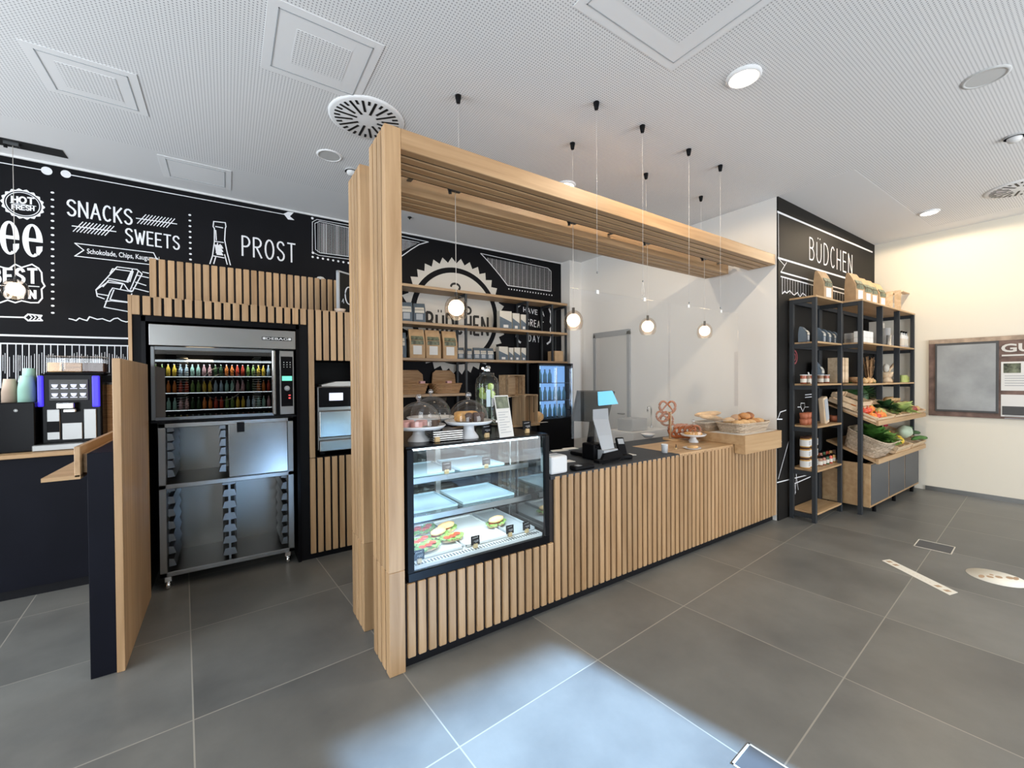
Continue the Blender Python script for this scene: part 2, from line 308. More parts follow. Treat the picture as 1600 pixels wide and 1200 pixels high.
GL = {
'A':(.6,[[(0,0),(.5,1),(1,0)],[(.2,.35),(.8,.35)]]), 'B':(.5,[[(0,0),(0,1)]+arc(.4,.77,.5,.23,90,-90)+[(0,.54)],[(.1,.54)]+arc(.45,.27,.55,.27,90,-90)+[(0,0)]]),
'C':(.5,[arc(.55,.5,.55,.5,50,310,12)]), 'D':(.55,[[(0,0),(0,1)]+arc(.3,.5,.7,.5,90,-90,10)+[(0,0)]]), 'E':(.45,[[(1,1),(0,1),(0,0),(1,0)],[(0,.52),(.85,.52)]]),
'F':(.45,[[(1,1),(0,1),(0,0)],[(0,.52),(.8,.52)]]), 'G':(.55,[arc(.55,.5,.55,.5,50,300,12)+[(1,.45),(.6,.45)]]), 'H':(.5,[[(0,0),(0,1)],[(1,0),(1,1)],[(0,.5),(1,.5)]]),
'K':(.5,[[(0,0),(0,1)],[(1,1),(0,.42)],[(.25,.58),(1,0)]]), 'N':(.55,[[(0,0),(0,1),(1,0),(1,1)]]), 'O':(.6,[arc(.5,.5,.5,.5,0,360,18)]),
'P':(.5,[[(0,0),(0,1)]+arc(.4,.74,.6,.26,90,-90)+[(0,.48)]]), 'R':(.55,[[(0,0),(0,1)]+arc(.4,.76,.55,.24,90,-90)+[(0,.52)],[(.35,.52),(1,0)]]),
'S':(.5,[arc(.5,.77,.48,.23,20,200,8)+[(.25,.6),(.75,.45)]+arc(.5,.25,.48,.25,20,-160,8)]), 'T':(.55,[[(0,1),(1,1)],[(.5,1),(.5,0)]]),
'U':(.55,[[(0,1),(0,.35)]+arc(.5,.35,.5,.35,180,360,8)+[(1,1)]]), 'Ü':(.55,[[(0,.9),(0,.35)]+arc(.5,.35,.5,.35,180,360,8)+[(1,.9)],[(.25,1.12),(.3,1.12)],[(.7,1.12),(.75,1.12)]]),
'V':(.55,[[(0,1),(.5,0),(1,1)]]), 'W':(.75,[[(0,1),(.27,0),(.5,.8),(.75,0),(1,1)]]), 'Y':(.55,[[(0,1),(.5,.5),(1,1)],[(.5,.5),(.5,0)]]), ' ':(.35,[]),
'I':(.1,[[(.5,0),(.5,1)]]), 'L':(.45,[[(0,1),(0,0),(1,0)]]), 'M':(.7,[[(0,0),(0,1),(.5,.3),(1,1),(1,0)]]),
'1':(.3,[[(0,.75),(.7,1),(.7,0)]]), '2':(.5,[arc(.5,.72,.5,.28,160,-30,8)+[(0,0),(1,0)]]), '4':(.5,[[(.7,0),(.7,1),(0,.35),(1,.35)]]), ',':(.1,[[(.5,.1),(.2,-.12)]]), '-':(.3,[[(0,.5),(1,.5)]])}
def font_mb(txt, P0, ex, ez, nrm, bold=0, align='LEFT', width=None):
    # printed lettering: built-in font outlines laid on a plane; width = run length in metres
    cu = bpy.data.curves.new('t', 'FONT'); cu.body = txt; cu.size = 1; cu.offset = bold; cu.resolution_u = 3
    o = bpy.data.objects.new('t', cu); COL.objects.link(o); dg = bpy.context.evaluated_depsgraph_get(); dg.update()
    me = bpy.data.meshes.new_from_object(o.evaluated_get(dg)); bpy.data.objects.remove(o)
    xs = [v.co.x for v in me.vertices]; ys = [v.co.y for v in me.vertices]
    x0, x1 = min(xs), max(xs); ex, ez = Vector(ex).normalized(), Vector(ez)
    k = width/(x1-x0); mb = MB(); off = Vector(nrm)*.0012
    mb.add([Vector(P0)+ex*(v.co.x-x0)*k+ez*(v.co.y/.72)+off for v in me.vertices], [tuple(p.vertices) for p in me.polygons]); return mb
# ================================================================== the room
CZ = 3.57
struct('floor', MB().box(-4.4,8.3,-3.7,5.7,-.08,0), 'floor_tile')
struct('ceiling', MB().box(-4.4,8.3,-3.7,4.72,CZ,CZ+.1), 'perforated')
struct('ceiling', MB().box(-4.4,8.3,4.72,5.7,CZ,CZ+.1), 'plaster')
struct('ceiling', MB().box(5.0,8.1,1.5,2.19,CZ-.0012,CZ+.05).box(7.75,8.1,-3.5,1.5,CZ-.0012,CZ+.05), 'plaster')
wb = struct('wall_back', MB().box(-4.4,4.76,5.5,5.7,0,CZ), 'chalk_black')
struct('trim_1', MB().box(-4.4,4.76,5.485,5.5,CZ-.018,CZ), 'white')
struct('wall_pillar', MB().box(4.76,5.02,5.28,5.7,0,CZ), 'wall_white')
struct('wall_partition', MB().box(5.02,8.3,2.2,5.7,0,CZ), 'wall_white')
wn = struct('wall_chalkboard', MB().box(5.022,8.1,2.185,2.2,0,CZ-.002), 'chalk_brown')
struct('wall_right', MB().box(8.1,8.3,-3.7,2.2,0,CZ), 'wall_cream')
struct('baseboard_right', MB().box(8.085,8.1,-3.5,1.62,0,.06), 'steel')
# left and rear walls carry the windows that light the room (outside the frame)
lw = MB().box(-4.4,-4.2,-3.7,5.7,0,.55).box(-4.4,-4.2,-3.7,5.7,3.25,CZ)
for a, b in ((-3.7,-.4),(5.2,5.7),(2.3,2.5)): lw.box(-4.4,-4.2,a,b,.55,3.25)
struct('wall_left', lw, 'wall_white')
rw = MB().box(-4.4,8.3,-3.7,-3.5,3.1,CZ)
for a, b in ((-4.4,-3.8),(-1.4,1.55),(2.85,3.7),(7.6,8.3)): rw.box(a,b,-3.7,-3.5,0,3.1)
rw.box(1.55,2.85,-3.7,-3.5,2.66,3.1)
struct('wall_rear', rw, 'wall_white')
def window(n, x0,x1,y0,y1,z0,z1,ax):
    f = MB(); t = .06
    if ax == 'y':
        for a in (x0,(x0+x1)/2-t/2,x1-t): f.box(a,a+t,y0,y1,z0,z1)
        f.box(x0,x1,y0,y1,z0,z0+t).box(x0,x1,y0,y1,z1-t,z1)
    else:
        for a in (y0,(y0+y1)/2-t/2,y1-t): f.box(x0,x1,a,a+t,z0,z1)
        f.box(x0,x1,y0,y1,z0,z0+t).box(x0,x1,y0,y1,z1-t,z1)
    w_ = struct('window_%d'%n, f, 'anthracite')
    g = MB(); xm, ym = (x0+x1)/2, (y0+y1)/2
    if ax == 'y': g.add([(x0,ym,z0),(x1,ym,z0),(x1,ym,z1),(x0,ym,z1)],[(0,1,2,3)])
    else: g.add([(xm,y0,z0),(xm,y1,z0),(xm,y1,z1),(xm,y0,z1)],[(0,1,2,3)])
    obj('pane', g, 'glass', w_)
window(1,-4.33,-4.27,-.4,2.3,.55,3.25,'x'); window(2,-4.33,-4.27,2.5,5.2,.55,3.25,'x')
window(3,-3.8,-1.4,-3.63,-3.57,0,3.1,'y'); window(4,3.7,7.6,-3.63,-3.57,0,3.1,'y')
# added unseen slab outside that keeps the sun off the wide rear windows
struct('sun_blocker', MB().box(-4.4,1.5,-9,-3.7,3.12,3.25).prism([(3.25,-3.7,3.12),(8.3,-3.7,3.12),(8.3,-9,3.12),(4.4,-9,3.12)],(0,0,.13)), 'wall_white')
# door in the white side wall behind the counter
dr = struct('door_1', MB().box(5.0,5.02,4.27,4.92,.02,2.25), 'paper')
obj('door_frame', MB().box(4.985,5.02,4.92,4.97,0,2.3).box(4.985,5.02,4.22,4.27,0,2.3).box(4.985,5.02,4.22,4.97,2.25,2.33), 'grey_plastic', dr)
obj('door_handle', MB().tube([(5.0,4.33,1.05),(4.96,4.33,1.05),(4.96,4.43,1.05)],.009), 'steel', dr)
# ------------------------------------------------------------------ ceiling fittings
def access(x0,x1,y0,y1,label,inset=.14,perf=True):
    t = tag(obj('access_panel', MB().box(x0,x1,y0,y1,CZ-.004,CZ-.0005), 'ceiling_white'), label, 'access panel', 'access panels in the ceiling')
    fr = MB()
    a, b, c, d = x0+.05, x1-.05, y0+.05, y1-.05
    for q in ((a,b,c,c+.006),(a,b,d-.006,d),(a,a+.006,c,d),(b-.006,b,c,d)): fr.box(*q,CZ-.006,CZ-.004)
    obj('reveal', fr, 'light_grey', t)
    if perf: obj('perforated_plate', MB().box(x0+inset,x1-inset,y0+inset,y1-inset,CZ-.0055,CZ-.004), 'perforated', t)
access(.20,.80,2.50,3.10,'square access panel nearest the round slotted air diffuser',.15)
access(-.98,-.46,3.62,4.14,'square access panel at far left of the ceiling above the coffee counter',.12)
access(1.55,2.40,.85,1.68,'large square access panel beside the bright round downlight',.16)
access(-.48,.06,4.78,5.26,'plain unperforated access panel close to the lettered chalk wall',.12,False)
def disc_fix(name, c, r, label, cat, ringm, facem, group=None, h=.02):
    t = thing(name, label, cat, (c[0],c[1],CZ), group)
    obj('rim', MB().lathe([(r,0),(r,-h*.5),(r*.9,-h),(r*.82,-h),(r*.82,0)],(c[0],c[1],CZ),40), ringm, t)
    obj('face', MB().lathe([(r*.82,-h*.6),(r*.4,-h*.62),(0,-h*.62)],(c[0],c[1],CZ),40), facem, t); return t
disc_fix('ceiling_speaker',(.774,3.984),.105,'round grey ceiling speaker near the slotted air diffuser','speaker','ceiling_white','speaker_face','ceiling speakers',.008)
disc_fix('ceiling_speaker',(4.20,.556),.115,'round grey ceiling speaker at the upper right of the ceiling','speaker','speaker_face','speaker_face','ceiling speakers',.008)
dl = [((2.843,1.445),.105,'large glowing round downlight over the open floor'),((7.04,1.382),.095,'small glowing downlight near the cream wall'),((2.896,3.262),.10,'glowing downlight half hidden above the timber beams')]
for c, r, lb in dl:
    disc_fix('downlight',c,r,lb,'downlight','ceiling_white','spot_glow','recessed downlights')
    light('SPOT','downlight_lamp',(c[0],c[1],CZ-.02),{.105:140,.095:110,.10:60}[r],(1,.80,.56),.03,to=(c[0],c[1],0)).data.spot_size = math.radians(178)
t = thing('air_diffuser','round white swirl diffuser with black radial slots','air vent',(.905,3.268,CZ),'round ceiling diffusers')
obj('plate', MB().lathe([(.272,0),(.272,-.006),(.255,-.014),(0,-.014)],(.905,3.268,CZ),56), 'ceiling_white', t)
sl = MB()
for i in range(16):
    for r0, r1, da in ((.075 if i%2 == 0 else .105,.232,0),(.19,.232,.5)):
        a = 2*PI*(i+da)/16; T = Matrix.Translation((.905,3.268,CZ)) @ Matrix.Rotation(a,4,'Z')
        sl.box(r0,r1,-.0085,.0085,-.0165,-.0142,T=T)
obj('slots', sl, 'grille_black', t)
r2 = dup(t,(6.95,.66,CZ),.3,'round slotted diffuser cut by the right frame edge near the cream wall')
t = thing('smoke_detector','white round smoke detector at the right of the ceiling','smoke detector',(5.43,.556,CZ),'ceiling detectors')
obj('base', MB().cyl((5.43,.556,CZ-.015),.06,.015,24), 'white', t); obj('sensor_head', MB().lathe([(0,-.05),(.03,-.048),(.045,-.03),(.045,-.015)],(5.43,.556,CZ),24), 'white', t)
dup(t,(1.0,4.15,CZ),0,'white round smoke detector beside the left timber post')
tag(obj('sprinkler', MB().cyl((1.865,4.944,CZ-.012),.022,.012,16).cyl((1.865,4.944,CZ-.03),.008,.02,8), 'steel_dark'),'tiny dark sprinkler head in the smooth ceiling strip','sprinkler')
t = thing('recessed_track','black recessed lighting slot in the ceiling above the chalk lettering','track',(-1.8,5.22,CZ))
obj('slot', MB().box(-2.6,-1.14,5.14,5.30,CZ-.004,CZ-.0005), 'grille_black', t); obj('spotlight', MB().box(-2.3,-1.75,5.17,5.27,CZ-.03,CZ-.004,c=.004), 'light_grey', t)
# ------------------------------------------------------------------ slatted timber frames: post + beam each of four battens
def slatted_frame(y0, x1, label):
    t = thing('timber_frame', label, 'frame', (.741,y0+.144,0), 'timber frames around the counter')
    p, b, g = MB(), MB(), MB()
    for i in range(4):
        y = y0+i*.0768
        p.box(.697,.785,y,y+.0585,0,.555,c=.003).box(.697,.785,y,y+.0585,.5555,2.93,c=.003)
        b.box(.785,x1,y,y+.0585,2.82,2.93,c=.003)
        if i < 3:
            g.box(.703,.779,y+.0585,y+.0768,.005,2.90)
            g.box(.785,x1-.01,y+.0585,y+.0768,2.828,2.905)
    obj('post', p, 'oak_z', t); obj('beam', b, 'oak_x', t); obj('spacer', g, 'grille_black', t)
    obj('end_board', MB().box(x1,x1+.02,y0,y0+.289,2.82,2.93), 'oak_y', t)
slatted_frame(2.2,4.965,'front slatted oak post and beam framing the counter, nearest the viewer')
slatted_frame(2.70,4.93,'rear slatted oak post and beam behind the pendant lamps')
# lighting track between the beams with four globe pendants
t = thing('lighting_track','slim black lighting track running between the two slatted beams','track',(2.9,2.6,2.90))
obj('rail', MB().box(.80,4.92,2.575,2.625,2.885,2.915), 'black', t)
for xx in (1.0,2.9,4.7): obj('bracket', MB().box(xx,xx+.03,2.489,2.70,2.90,2.908), 'steel_dark', t)
GX = [(1.307,2.075),(2.383,2.068),(3.335,2.08),(4.289,2.094)]
def pendant(x, y, z, ztop, label):
    t = thing('pendant_lamp', label, 'pendant lamp', (x,y,z), 'globe pendant lamps')
    c = (x,y,z)
    obj('bulb_globe', MB().ball(c,.054,20), 'lamp_glow', t)
    obj('outer_shade', MB().lathe([(.012,.082),(.035,.076),(.058,.056),(.074,.028),(.079,0),(.078,-.03),(.070,-.06),(.056,-.078)],c,32), 'glass_smoke', t)
    obj('cap', MB().cyl((x,y,z+.05),.012,.055,14), 'steel_bright', t)
    obj('cable', MB().tube([(x,y,z+.1),(x,y,ztop)],.0022,6), 'cord', t)
    obj('track_adapter', MB().box(x-.05,x+.04,y-.018,y+.018,ztop-.022,ztop+.012,c=.003).cyl((x-.04,y,ztop-.045),.012,.028,10), 'steel_dark', t)
    return t
for (x, z), lb in zip(GX, ('glowing globe pendant above the glass display case, leftmost along the beams','second globe pendant along the beams, right of the chalk wheel','third globe pendant along the beams, in front of the plexiglass','last globe pendant along the beams, nearest the chalkboard wall')):
    pendant(x,2.6,z,2.889,lb)
q = yp(24,452,5.2); pendant(q.x,5.2,q.z,CZ-.006,'glowing pendant with metal cap at the far left before the chalk lettering')
# ceiling canopies, wires
def canopy(x, y, zend, label, loop=False):
    t = thing('wire_suspension', label, 'wire suspension', (x,y,zend), 'wire suspensions over the counter')
    obj('canopy', MB().lathe([(0,-.055),(.010,-.055),(.014,-.05),(.021,-.008),(.021,0),(0,0)],(x,y,CZ),16), 'black', t)
    obj('wire', MB().tube([(x,y,CZ-.05),(x,y,zend)],.0009,6), 'wire', t)
    obj('gripper', MB().ball((x,y,zend+.02),.007,8), 'steel_bright', t)
    if loop: obj('wire_loop', MB().tube([(x,y,zend+.02),(x-.014,y,zend-.06),(x-.012,y,zend-.09),(x,y,zend-.10),(x+.012,y,zend-.09),(x+.014,y,zend-.06),(x,y,zend+.02)],.0014,6), 'wire', t)
canopy(1.363,2.655,2.91,'leftmost wire, its knot showing just above the front beam')
for x, lb in ((2.434,'rear wire dropping behind the beam, above the second pendant'),(3.389,'rear wire dropping behind the beam, above the third pendant'),(4.315,'rear wire dropping behind the beam, above the last pendant')): canopy(x,2.655,2.91,lb)
for x, z, lp, lb in ((2.222,2.33,0,'front wire nearest the display case, holding the left plexiglass sheet'),(2.728,2.33,1,'front wire ending in a hanging loop'),(3.345,2.22,0,'front wire in front of the middle of the beam, holding the right plexiglass sheet'),(3.843,2.22,0,'front wire furthest right, holding the right plexiglass sheet')): canopy(x,2.17,z,lb,lp)
# plexiglass sneeze guards
for x0, x1, lb in ((1.965,3.045,'clear hanging plexiglass sheet over the cash register'),(3.075,4.15,'clear hanging plexiglass sheet in front of the pretzel stand')):
    t = thing('plexiglass_screen', lb, 'screen', ((x0+x1)/2,2.17,1.17), 'hanging plexiglass screens')
    obj('sheet', MB().box(x0,x1,2.168,2.172,1.17,2.21), 'plexi', t)
    for xx in (x0+.257,x1-.3): obj('clip', MB().box(xx-.012,xx+.012,2.165,2.175,2.195,2.222), 'wire', t)
# ------------------------------------------------------------------ sales counter
PITCH_S, WS = .0613, .0445
t = thing('sales_counter','long shop counter clad in upright oak slats with a dark worktop','counter',(2.9,2.55,0))
s = MB(); x = .8; k = 0
while x < 5.0:
    e = min(x+WS,5.012)
    s.box(x,e,2.2,2.222,.065,.472 if x < 1.79 else .918,c=.004); x += PITCH_S
obj('slat_cladding', s, 'oak_z', t)
obj('carcass', MB().box(.79,5.015,2.222,2.95,.06,.47).box(1.80,5.015,2.222,2.95,.47,.90), 'gap', t)
obj('plinth', MB().box(.79,5.015,2.24,2.9,0,.07), 'plinth', t)
obj('dark_worktop', MB().box(1.805,3.25,2.203,2.97,.90,.925,c=.002).box(3.25,5.012,2.72,2.97,.90,.925), 'anthracite', t)
obj('oak_worktop', MB().box(3.25,5.012,2.203,2.72,.90,.926,c=.002), 'oak_board', t)
t = thing('oak_tray_box','oak box plinth notched over the counter end, carrying the bread basket','box',(4.5,2.35,.84))
obj('box', MB().box(4.13,4.88,2.09,2.70,.927,1.022,c=.002).box(4.13,4.88,2.09,2.196,.84,.927,c=.002), 'oak_board', t)
# ------------------------------------------------------------------ glass display case
t = thing('display_case','refrigerated glass display case with lit shelves set into the counter','display case',(1.3,2.5,.475))
yb = 2.92
obj('base', MB().box(.805,1.797,2.205,yb,.475,.525,c=.003), 'black_gloss', t)
fr = MB().box(.805,.84,2.205,yb,.525,1.20).box(.84,1.762,yb-.02,yb,.525,.60).box(1.762,1.797,yb-.03,yb,.525,1.205)
obj('corner_post', MB().box(1.762,1.797,2.205,2.235,.525,1.205,c=.003), 'black', t)
obj('frame', fr, 'black', t)
obj('top_slab', MB().box(.805,1.797,2.225,yb,1.20,1.215,c=.002), 'black_gloss', t)
obj('front_glass', MB().add([(.84,2.208,.53),(1.762,2.208,.53),(1.762,2.235,1.2),(.84,2.235,1.2)],[(0,1,2,3)]), 'glass_case', t)
obj('side_glass', MB().add([(1.79,2.235,.53),(1.79,yb-.03,.53),(1.79,yb-.03,1.2),(1.79,2.235,1.2)],[(0,1,2,3)]), 'glass_side', t)
obj('sliding_door', MB().box(.84,1.30,yb-.03,yb-.026,.60,1.20).box(1.28,1.762,yb-.018,yb-.014,.60,1.20), 'glass_case', t)
obj('door_stile', MB().box(1.27,1.31,yb-.034,yb-.012,.60,1.20), 'steel', t); obj('door_stile', MB().box(.84,.87,yb-.034,yb-.012,.6,1.2), 'steel', t)
for z, y0 in ((.985,2.40),(.765,2.37)):
    sh = obj('glass_shelf', MB().box(.845,1.755,y0,yb-.05,z,z+.006), 'glass_case', t)
    obj('shelf_rail', MB().box(.845,1.755,y0-.012,y0,z-.022,z+.010), 'steel', sh)
    obj('light_strip', MB().box(.86,1.74,y0+.005,y0+.02,z-.012,z-.004), 'case_light', sh)
obj('light_strip', MB().box(.86,1.74,2.255,2.275,1.185,1.196), 'case_light', t)
light('AREA','case_lamp',(1.3,2.62,.975),2.2,(.82,.93,1),.85,.05,to=(1.3,2.62,0))
obj('deck', MB().box(.845,1.755,2.235,yb-.035,.525,.545), 'white', t)
gr = MB()
for i in range(44): gr.box(.86+i*.0202,.868+i*.0202,2.242,2.275,.5455,.5475)
obj('air_grille', gr, 'steel_dark', t)
obj('side_rack', MB().box(.842,.852,2.30,2.34,.56,1.19), 'steel_bright', t); obj('side_rack', MB().box(1.752,1.762,2.62,2.64,.56,1.19), 'steel_bright', t)
for z in (.7,1.0):
    l = light('AREA','case_lamp',(1.3,2.45,z+.19 if z > .9 else z+.05),3.0,(.82,.93,1),.85,.05,to=(1.3,2.5,0))
light('AREA','case_lamp',(1.3,2.42,.755),1.2,(.82,.93,1),.85,.05,to=(1.3,2.46,0))
# ------------------------------------------------------------------ oven block on the left
FB = 4.07
t = thing('oven_cabinet','tall oak slatted cabinet block with black niches for oven and dispenser','cabinet',(.35,4.45,0))
L, Rr = -.565, 1.22
s = MB(); x = L
i = 0
while x < Rr-.02:
    e = min(x+WS,Rr)
    if x < .56: s.box(x,e,FB,FB+.02,2.075,2.215,c=.003)
    elif i and x < .61: s.box(x,e,FB,FB+.02,.05,.895,c=.003).box(x,e,FB,FB+.02,.9,2.215,c=.003)
    else: s.box(x,e,FB,FB+.02,1.765,2.215,c=.003).box(x,e,FB,FB+.02,.05,.895,c=.003)
    x += PITCH_S; i += 1
obj('slat_cladding', s, 'oak_z', t)
c = MB().box(L,-.515,FB+.02,4.9,0,2.21).box(.525,.62,FB+.02,4.9,0,2.21).box(-.515,.525,4.85,4.9,0,2.21).box(-.515,.525,FB+.02,4.9,2.07,2.21)
c.box(.62,Rr,FB+.02,4.9,0,.90).box(.62,Rr,FB+.02,4.9,1.77,2.21).box(.62,Rr,4.6,4.9,.9,1.77).box(1.2,Rr,FB+.02,4.6,.9,1.77)
obj('carcass', c, 'black', t)
obj('side_panel', MB().box(L-.02,L,FB,4.9,0,2.215), 'oak_z', t)
obj('lining', MB().box(-.515,-.49,FB-.0,FB+.5,0,2.07).box(.50,.525,FB,FB+.5,0,2.07).box(-.515,.525,FB,FB+.5,2.03,2.07), 'black_gloss', t)
a, b = yp(233,403,4.68), yp(527,437,4.68)
t = thing('upper_cabinet','narrower oak slatted box standing on top of the oven cabinet','cabinet',((a.x+b.x)/2,4.9,2.216))
s = MB(); x = a.x
while x < b.x: s.box(x,x+WS,4.68,4.70,2.216,a.z,c=.003); x += PITCH_S
obj('slat_cladding', s, 'oak_z', t)
obj('carcass', MB().box(a.x+.005,b.x,4.70,5.2,2.216,a.z-.005), 'gap', t)
# bakery oven
OY = 4.085
def O(px,py): return yp(px,py,OY)
t = thing('bakery_oven','stainless steel bakery convection oven with glass door and keypad','oven',(0,4.4,1.275))
x0, x1, zt, zb, z0 = O(233,506).x, O(461,518).x, 2.012, 1.853, 1.285
obj('hood', MB().box(x0,x1,OY-.03,4.8,zb,zt,c=.004), 'steel', t)
obj("housing",
    MB().box(x0+.005,x0+.03,OY+.03,4.78,z0,zb).box(.335,x1-.005,OY+.03,4.78,z0,zb).box(x0+.005,x1-.005,4.74,4.78,z0,zb).box(x0,x1,OY,4.78,z0-.012,z0+.004), 'black', t)
d = obj('door', MB().box(x0+.004,x0+.028,OY-.005,OY+.03,z0+.01,zb-.005,c=.003).box(x0+.028,.325,OY,OY+.03,zb-.03,zb-.005).box(x0+.028,.325,OY,OY+.03,z0+.008,z0+.03), 'steel_dark', t)
obj('pane', MB().add([(x0+.028,OY+.006,z0+.03),(.325,OY+.006,z0+.03),(.325,OY+.006,zb-.03),(x0+.028,OY+.006,zb-.03)],[(0,1,2,3)]), 'glass_oven', d)
obj('handle', MB().box(.318,.343,OY-.035,OY,z0+.015,zb-.01,c=.006), 'steel_bright', d)
cp = obj('control_panel', MB().box(.375,x1-.012,OY+.004,OY+.03,z0+.01,zb-.01,c=.003), 'steel', t)
obj('keypad', MB().box(.385,x1-.022,OY,OY+.004,z0+.08,zb-.06), 'black_gloss', cp)
k = MB()
for i in range(3):
    for j in range(3): k.box(.404+i*.024,.41+i*.024,OY-.002,OY,1.70+j*.02,1.706+j*.02)
obj('key_dots', k, 'white', cp)
obj('display', MB().box(.392,.468,OY-.002,OY,1.585,1.625), 'lcd_green', cp)
obj('dial', MB().lathe([(0,.012),(.017,.012),(.022,0)],(0,0,0),24,T=Matrix.Translation((.43,OY,1.52)) @ Matrix.Rotation(PI/2,4,'X')), 'grey_plastic', cp)
obj('indicator', MB().box(.44,.456,OY-.002,OY,1.43,1.442).box(.44,.456,OY-.002,OY,1.455,1.465), 'led_red', cp)
rk = MB()
for sx in (-.33,.20):
    rk = MB()
    for i in range(22): rk.box(sx,sx+.05,OY+.2,OY+.6,z0+.06+i*.021,z0+.066+i*.021)
    obj('tray_rack', rk, 'paper', t)
obj('fan_guard', MB().tube([(-.03+.15*math.cos(a*PI/16),4.66,1.56+.15*math.sin(a*PI/16)) for a in range(32)],.006,closed=True).tube([(-.03+.09*math.cos(a*PI/16),4.66,1.56+.09*math.sin(a*PI/16)) for a in range(32)],.005,closed=True), 'steel', t)
obj('inner_lamp', MB().box(-.3,-.1,4.6,4.72,z0+.48,z0+.49), 'lamp_glow', t)
pl = MB(); a = O(409,529); b = O(455,532)
obj('name_plate', MB().box(a.x,b.x,OY-.032,OY-.03,a.z-.014,a.z+.014), 'black', t)
obj('lettering', font_mb('DEBAG',(a.x+.03,OY-.033,a.z-.009),(1,0,0),(0,0,.019),(0,-1,0),.012,width=b.x-a.x-.06), 'white', t)
for q in (a.x+.005,b.x-.026): obj('logo_bar', MB().box(q,q+.021,OY-.0335,OY-.032,a.z-.009,a.z+.010), 'white', t)
# steel rack cart under the oven
t = thing('oven_cart','stainless steel tray cart on castors beneath the oven','cart',(0,4.4,0))
cx0, cx1, cz0, cz1, zm = O(246,660).x, O(458,650).x, .105, 1.268, .80
f = MB()
for xx in (cx0,cx1-.045): f.box(xx,xx+.045,OY,OY+.03,cz0,cz1,c=.003).box(xx,xx+.03,4.66,4.70,cz0,cz1)
f.box(cx0,cx1,OY,OY+.03,cz1-.035,cz1,c=.003).box(cx0,cx1,OY,OY+.03,zm-.03,zm+.005,c=.003).box(cx0,cx1,OY,OY+.03,cz0,cz0+.035,c=.003)
obj('frame', f, 'steel', t)
sh = MB().box(cx0+.002,cx0+.006,OY+.03,4.7,cz0,cz1).box(cx1-.006,cx1-.002,OY+.03,4.7,cz0,cz1).box(cx0,cx1,4.69,4.7,cz0,cz1).box(cx0,cx1,OY+.03,4.7,cz0,cz0+.01).box(cx0,cx1,OY+.03,4.7,zm-.02,zm).box(cx0,cx1,OY+.03,4.7,cz1-.01,cz1)
obj('shell', sh, 'steel', t)
obj('sliding_door', MB().box(O(358,744).x,cx1-.046,OY-.012,OY-.002,zm+.01,cz1-.03,c=.003), 'steel_bright', t)
obj('grip_cutout', MB().box(O(370,670).x,O(382,670).x,OY-.0135,OY-.012,1.17,1.25), 'black', t)
r = MB()
for xa, sg, z0_, z1_, n in ((cx0+.05,1,cz0+.06,zm-.06,7),(0.005,-1,cz0+.06,zm-.06,7),(.012,1,cz0+.06,zm-.06,7),(cx1-.05,-1,cz0+.06,zm-.06,7),(cx0+.05,1,zm+.05,cz1-.07,6),(O(358,744).x-.02,-1,zm+.05,cz1-.07,6)):
    r = MB()
    for i in range(n):
        z = z0_+(z1_-z0_)*i/(n-1); r.prism([(xa,OY+.05,z),(xa+sg*.045,OY+.05,z+.004),(xa+sg*.03,OY+.05,z+.055),(xa,OY+.05,z+.06)],(0,.5,0))
    obj('tray_runner', r, 'steel_dark', t)
obj('mid_wall', MB().box(0,.015,OY+.04,OY+.6,cz0+.01,zm-.02), 'steel_dark', t)
for xx in (cx0+.045,cx1-.05):
    for yy in (OY+.03,4.62):
        cs = obj('castor', MB().box(xx-.022,xx+.022,yy-.01,yy+.035,.06,.105,c=.003).lathe([(.0,-.016),(.027,-.016),(.033,-.008),(.033,.008),(.027,.016),(0,.016)],(0,0,0),20,T=Matrix.Translation((xx,yy+.012,.033)) @ Matrix.Rotation(PI/2,4,'Y')), 'chrome', t)
# dispenser in the second niche
t = thing('coffee_dispenser','steel and black countertop machine inside the right niche','machine',(.86,4.3,.902))
a = yp(496,602,4.12); b = yp(548,602,4.12)
obj('body', MB().box(a.x,1.15,4.15,4.5,.94,1.53,c=.012), 'steel', t)
obj('front_panel', MB().box(a.x+.015,1.13,4.135,4.15,1.34,1.52,c=.008), 'black_gloss', t)
obj('display', MB().box(a.x+.10,a.x+.22,4.131,4.135,1.40,1.47), 'screen_lit', t)
obj('lower_door', MB().box(a.x+.01,1.14,4.12,4.15,1.06,1.31,c=.012), 'steel_bright', t)
obj('drip_tray', MB().box(a.x+.01,1.14,4.10,4.15,.94,1.04,c=.008), 'steel', t)
for fx in (a.x+.03,1.05):
    for fy in (4.2,4.4): obj('foot', MB().box(fx,fx+.04,fy,fy+.04,.90,.94), 'black', t)
obj('paper_tray', MB().box(a.x+.05,1.1,4.2,4.4,1.53,1.545).prism([(a.x+.05,4.2,1.545),(1.1,4.2,1.545),(1.0,4.2,1.575),(a.x+.18,4.2,1.575)],(0,.2,0)), 'paper', t)
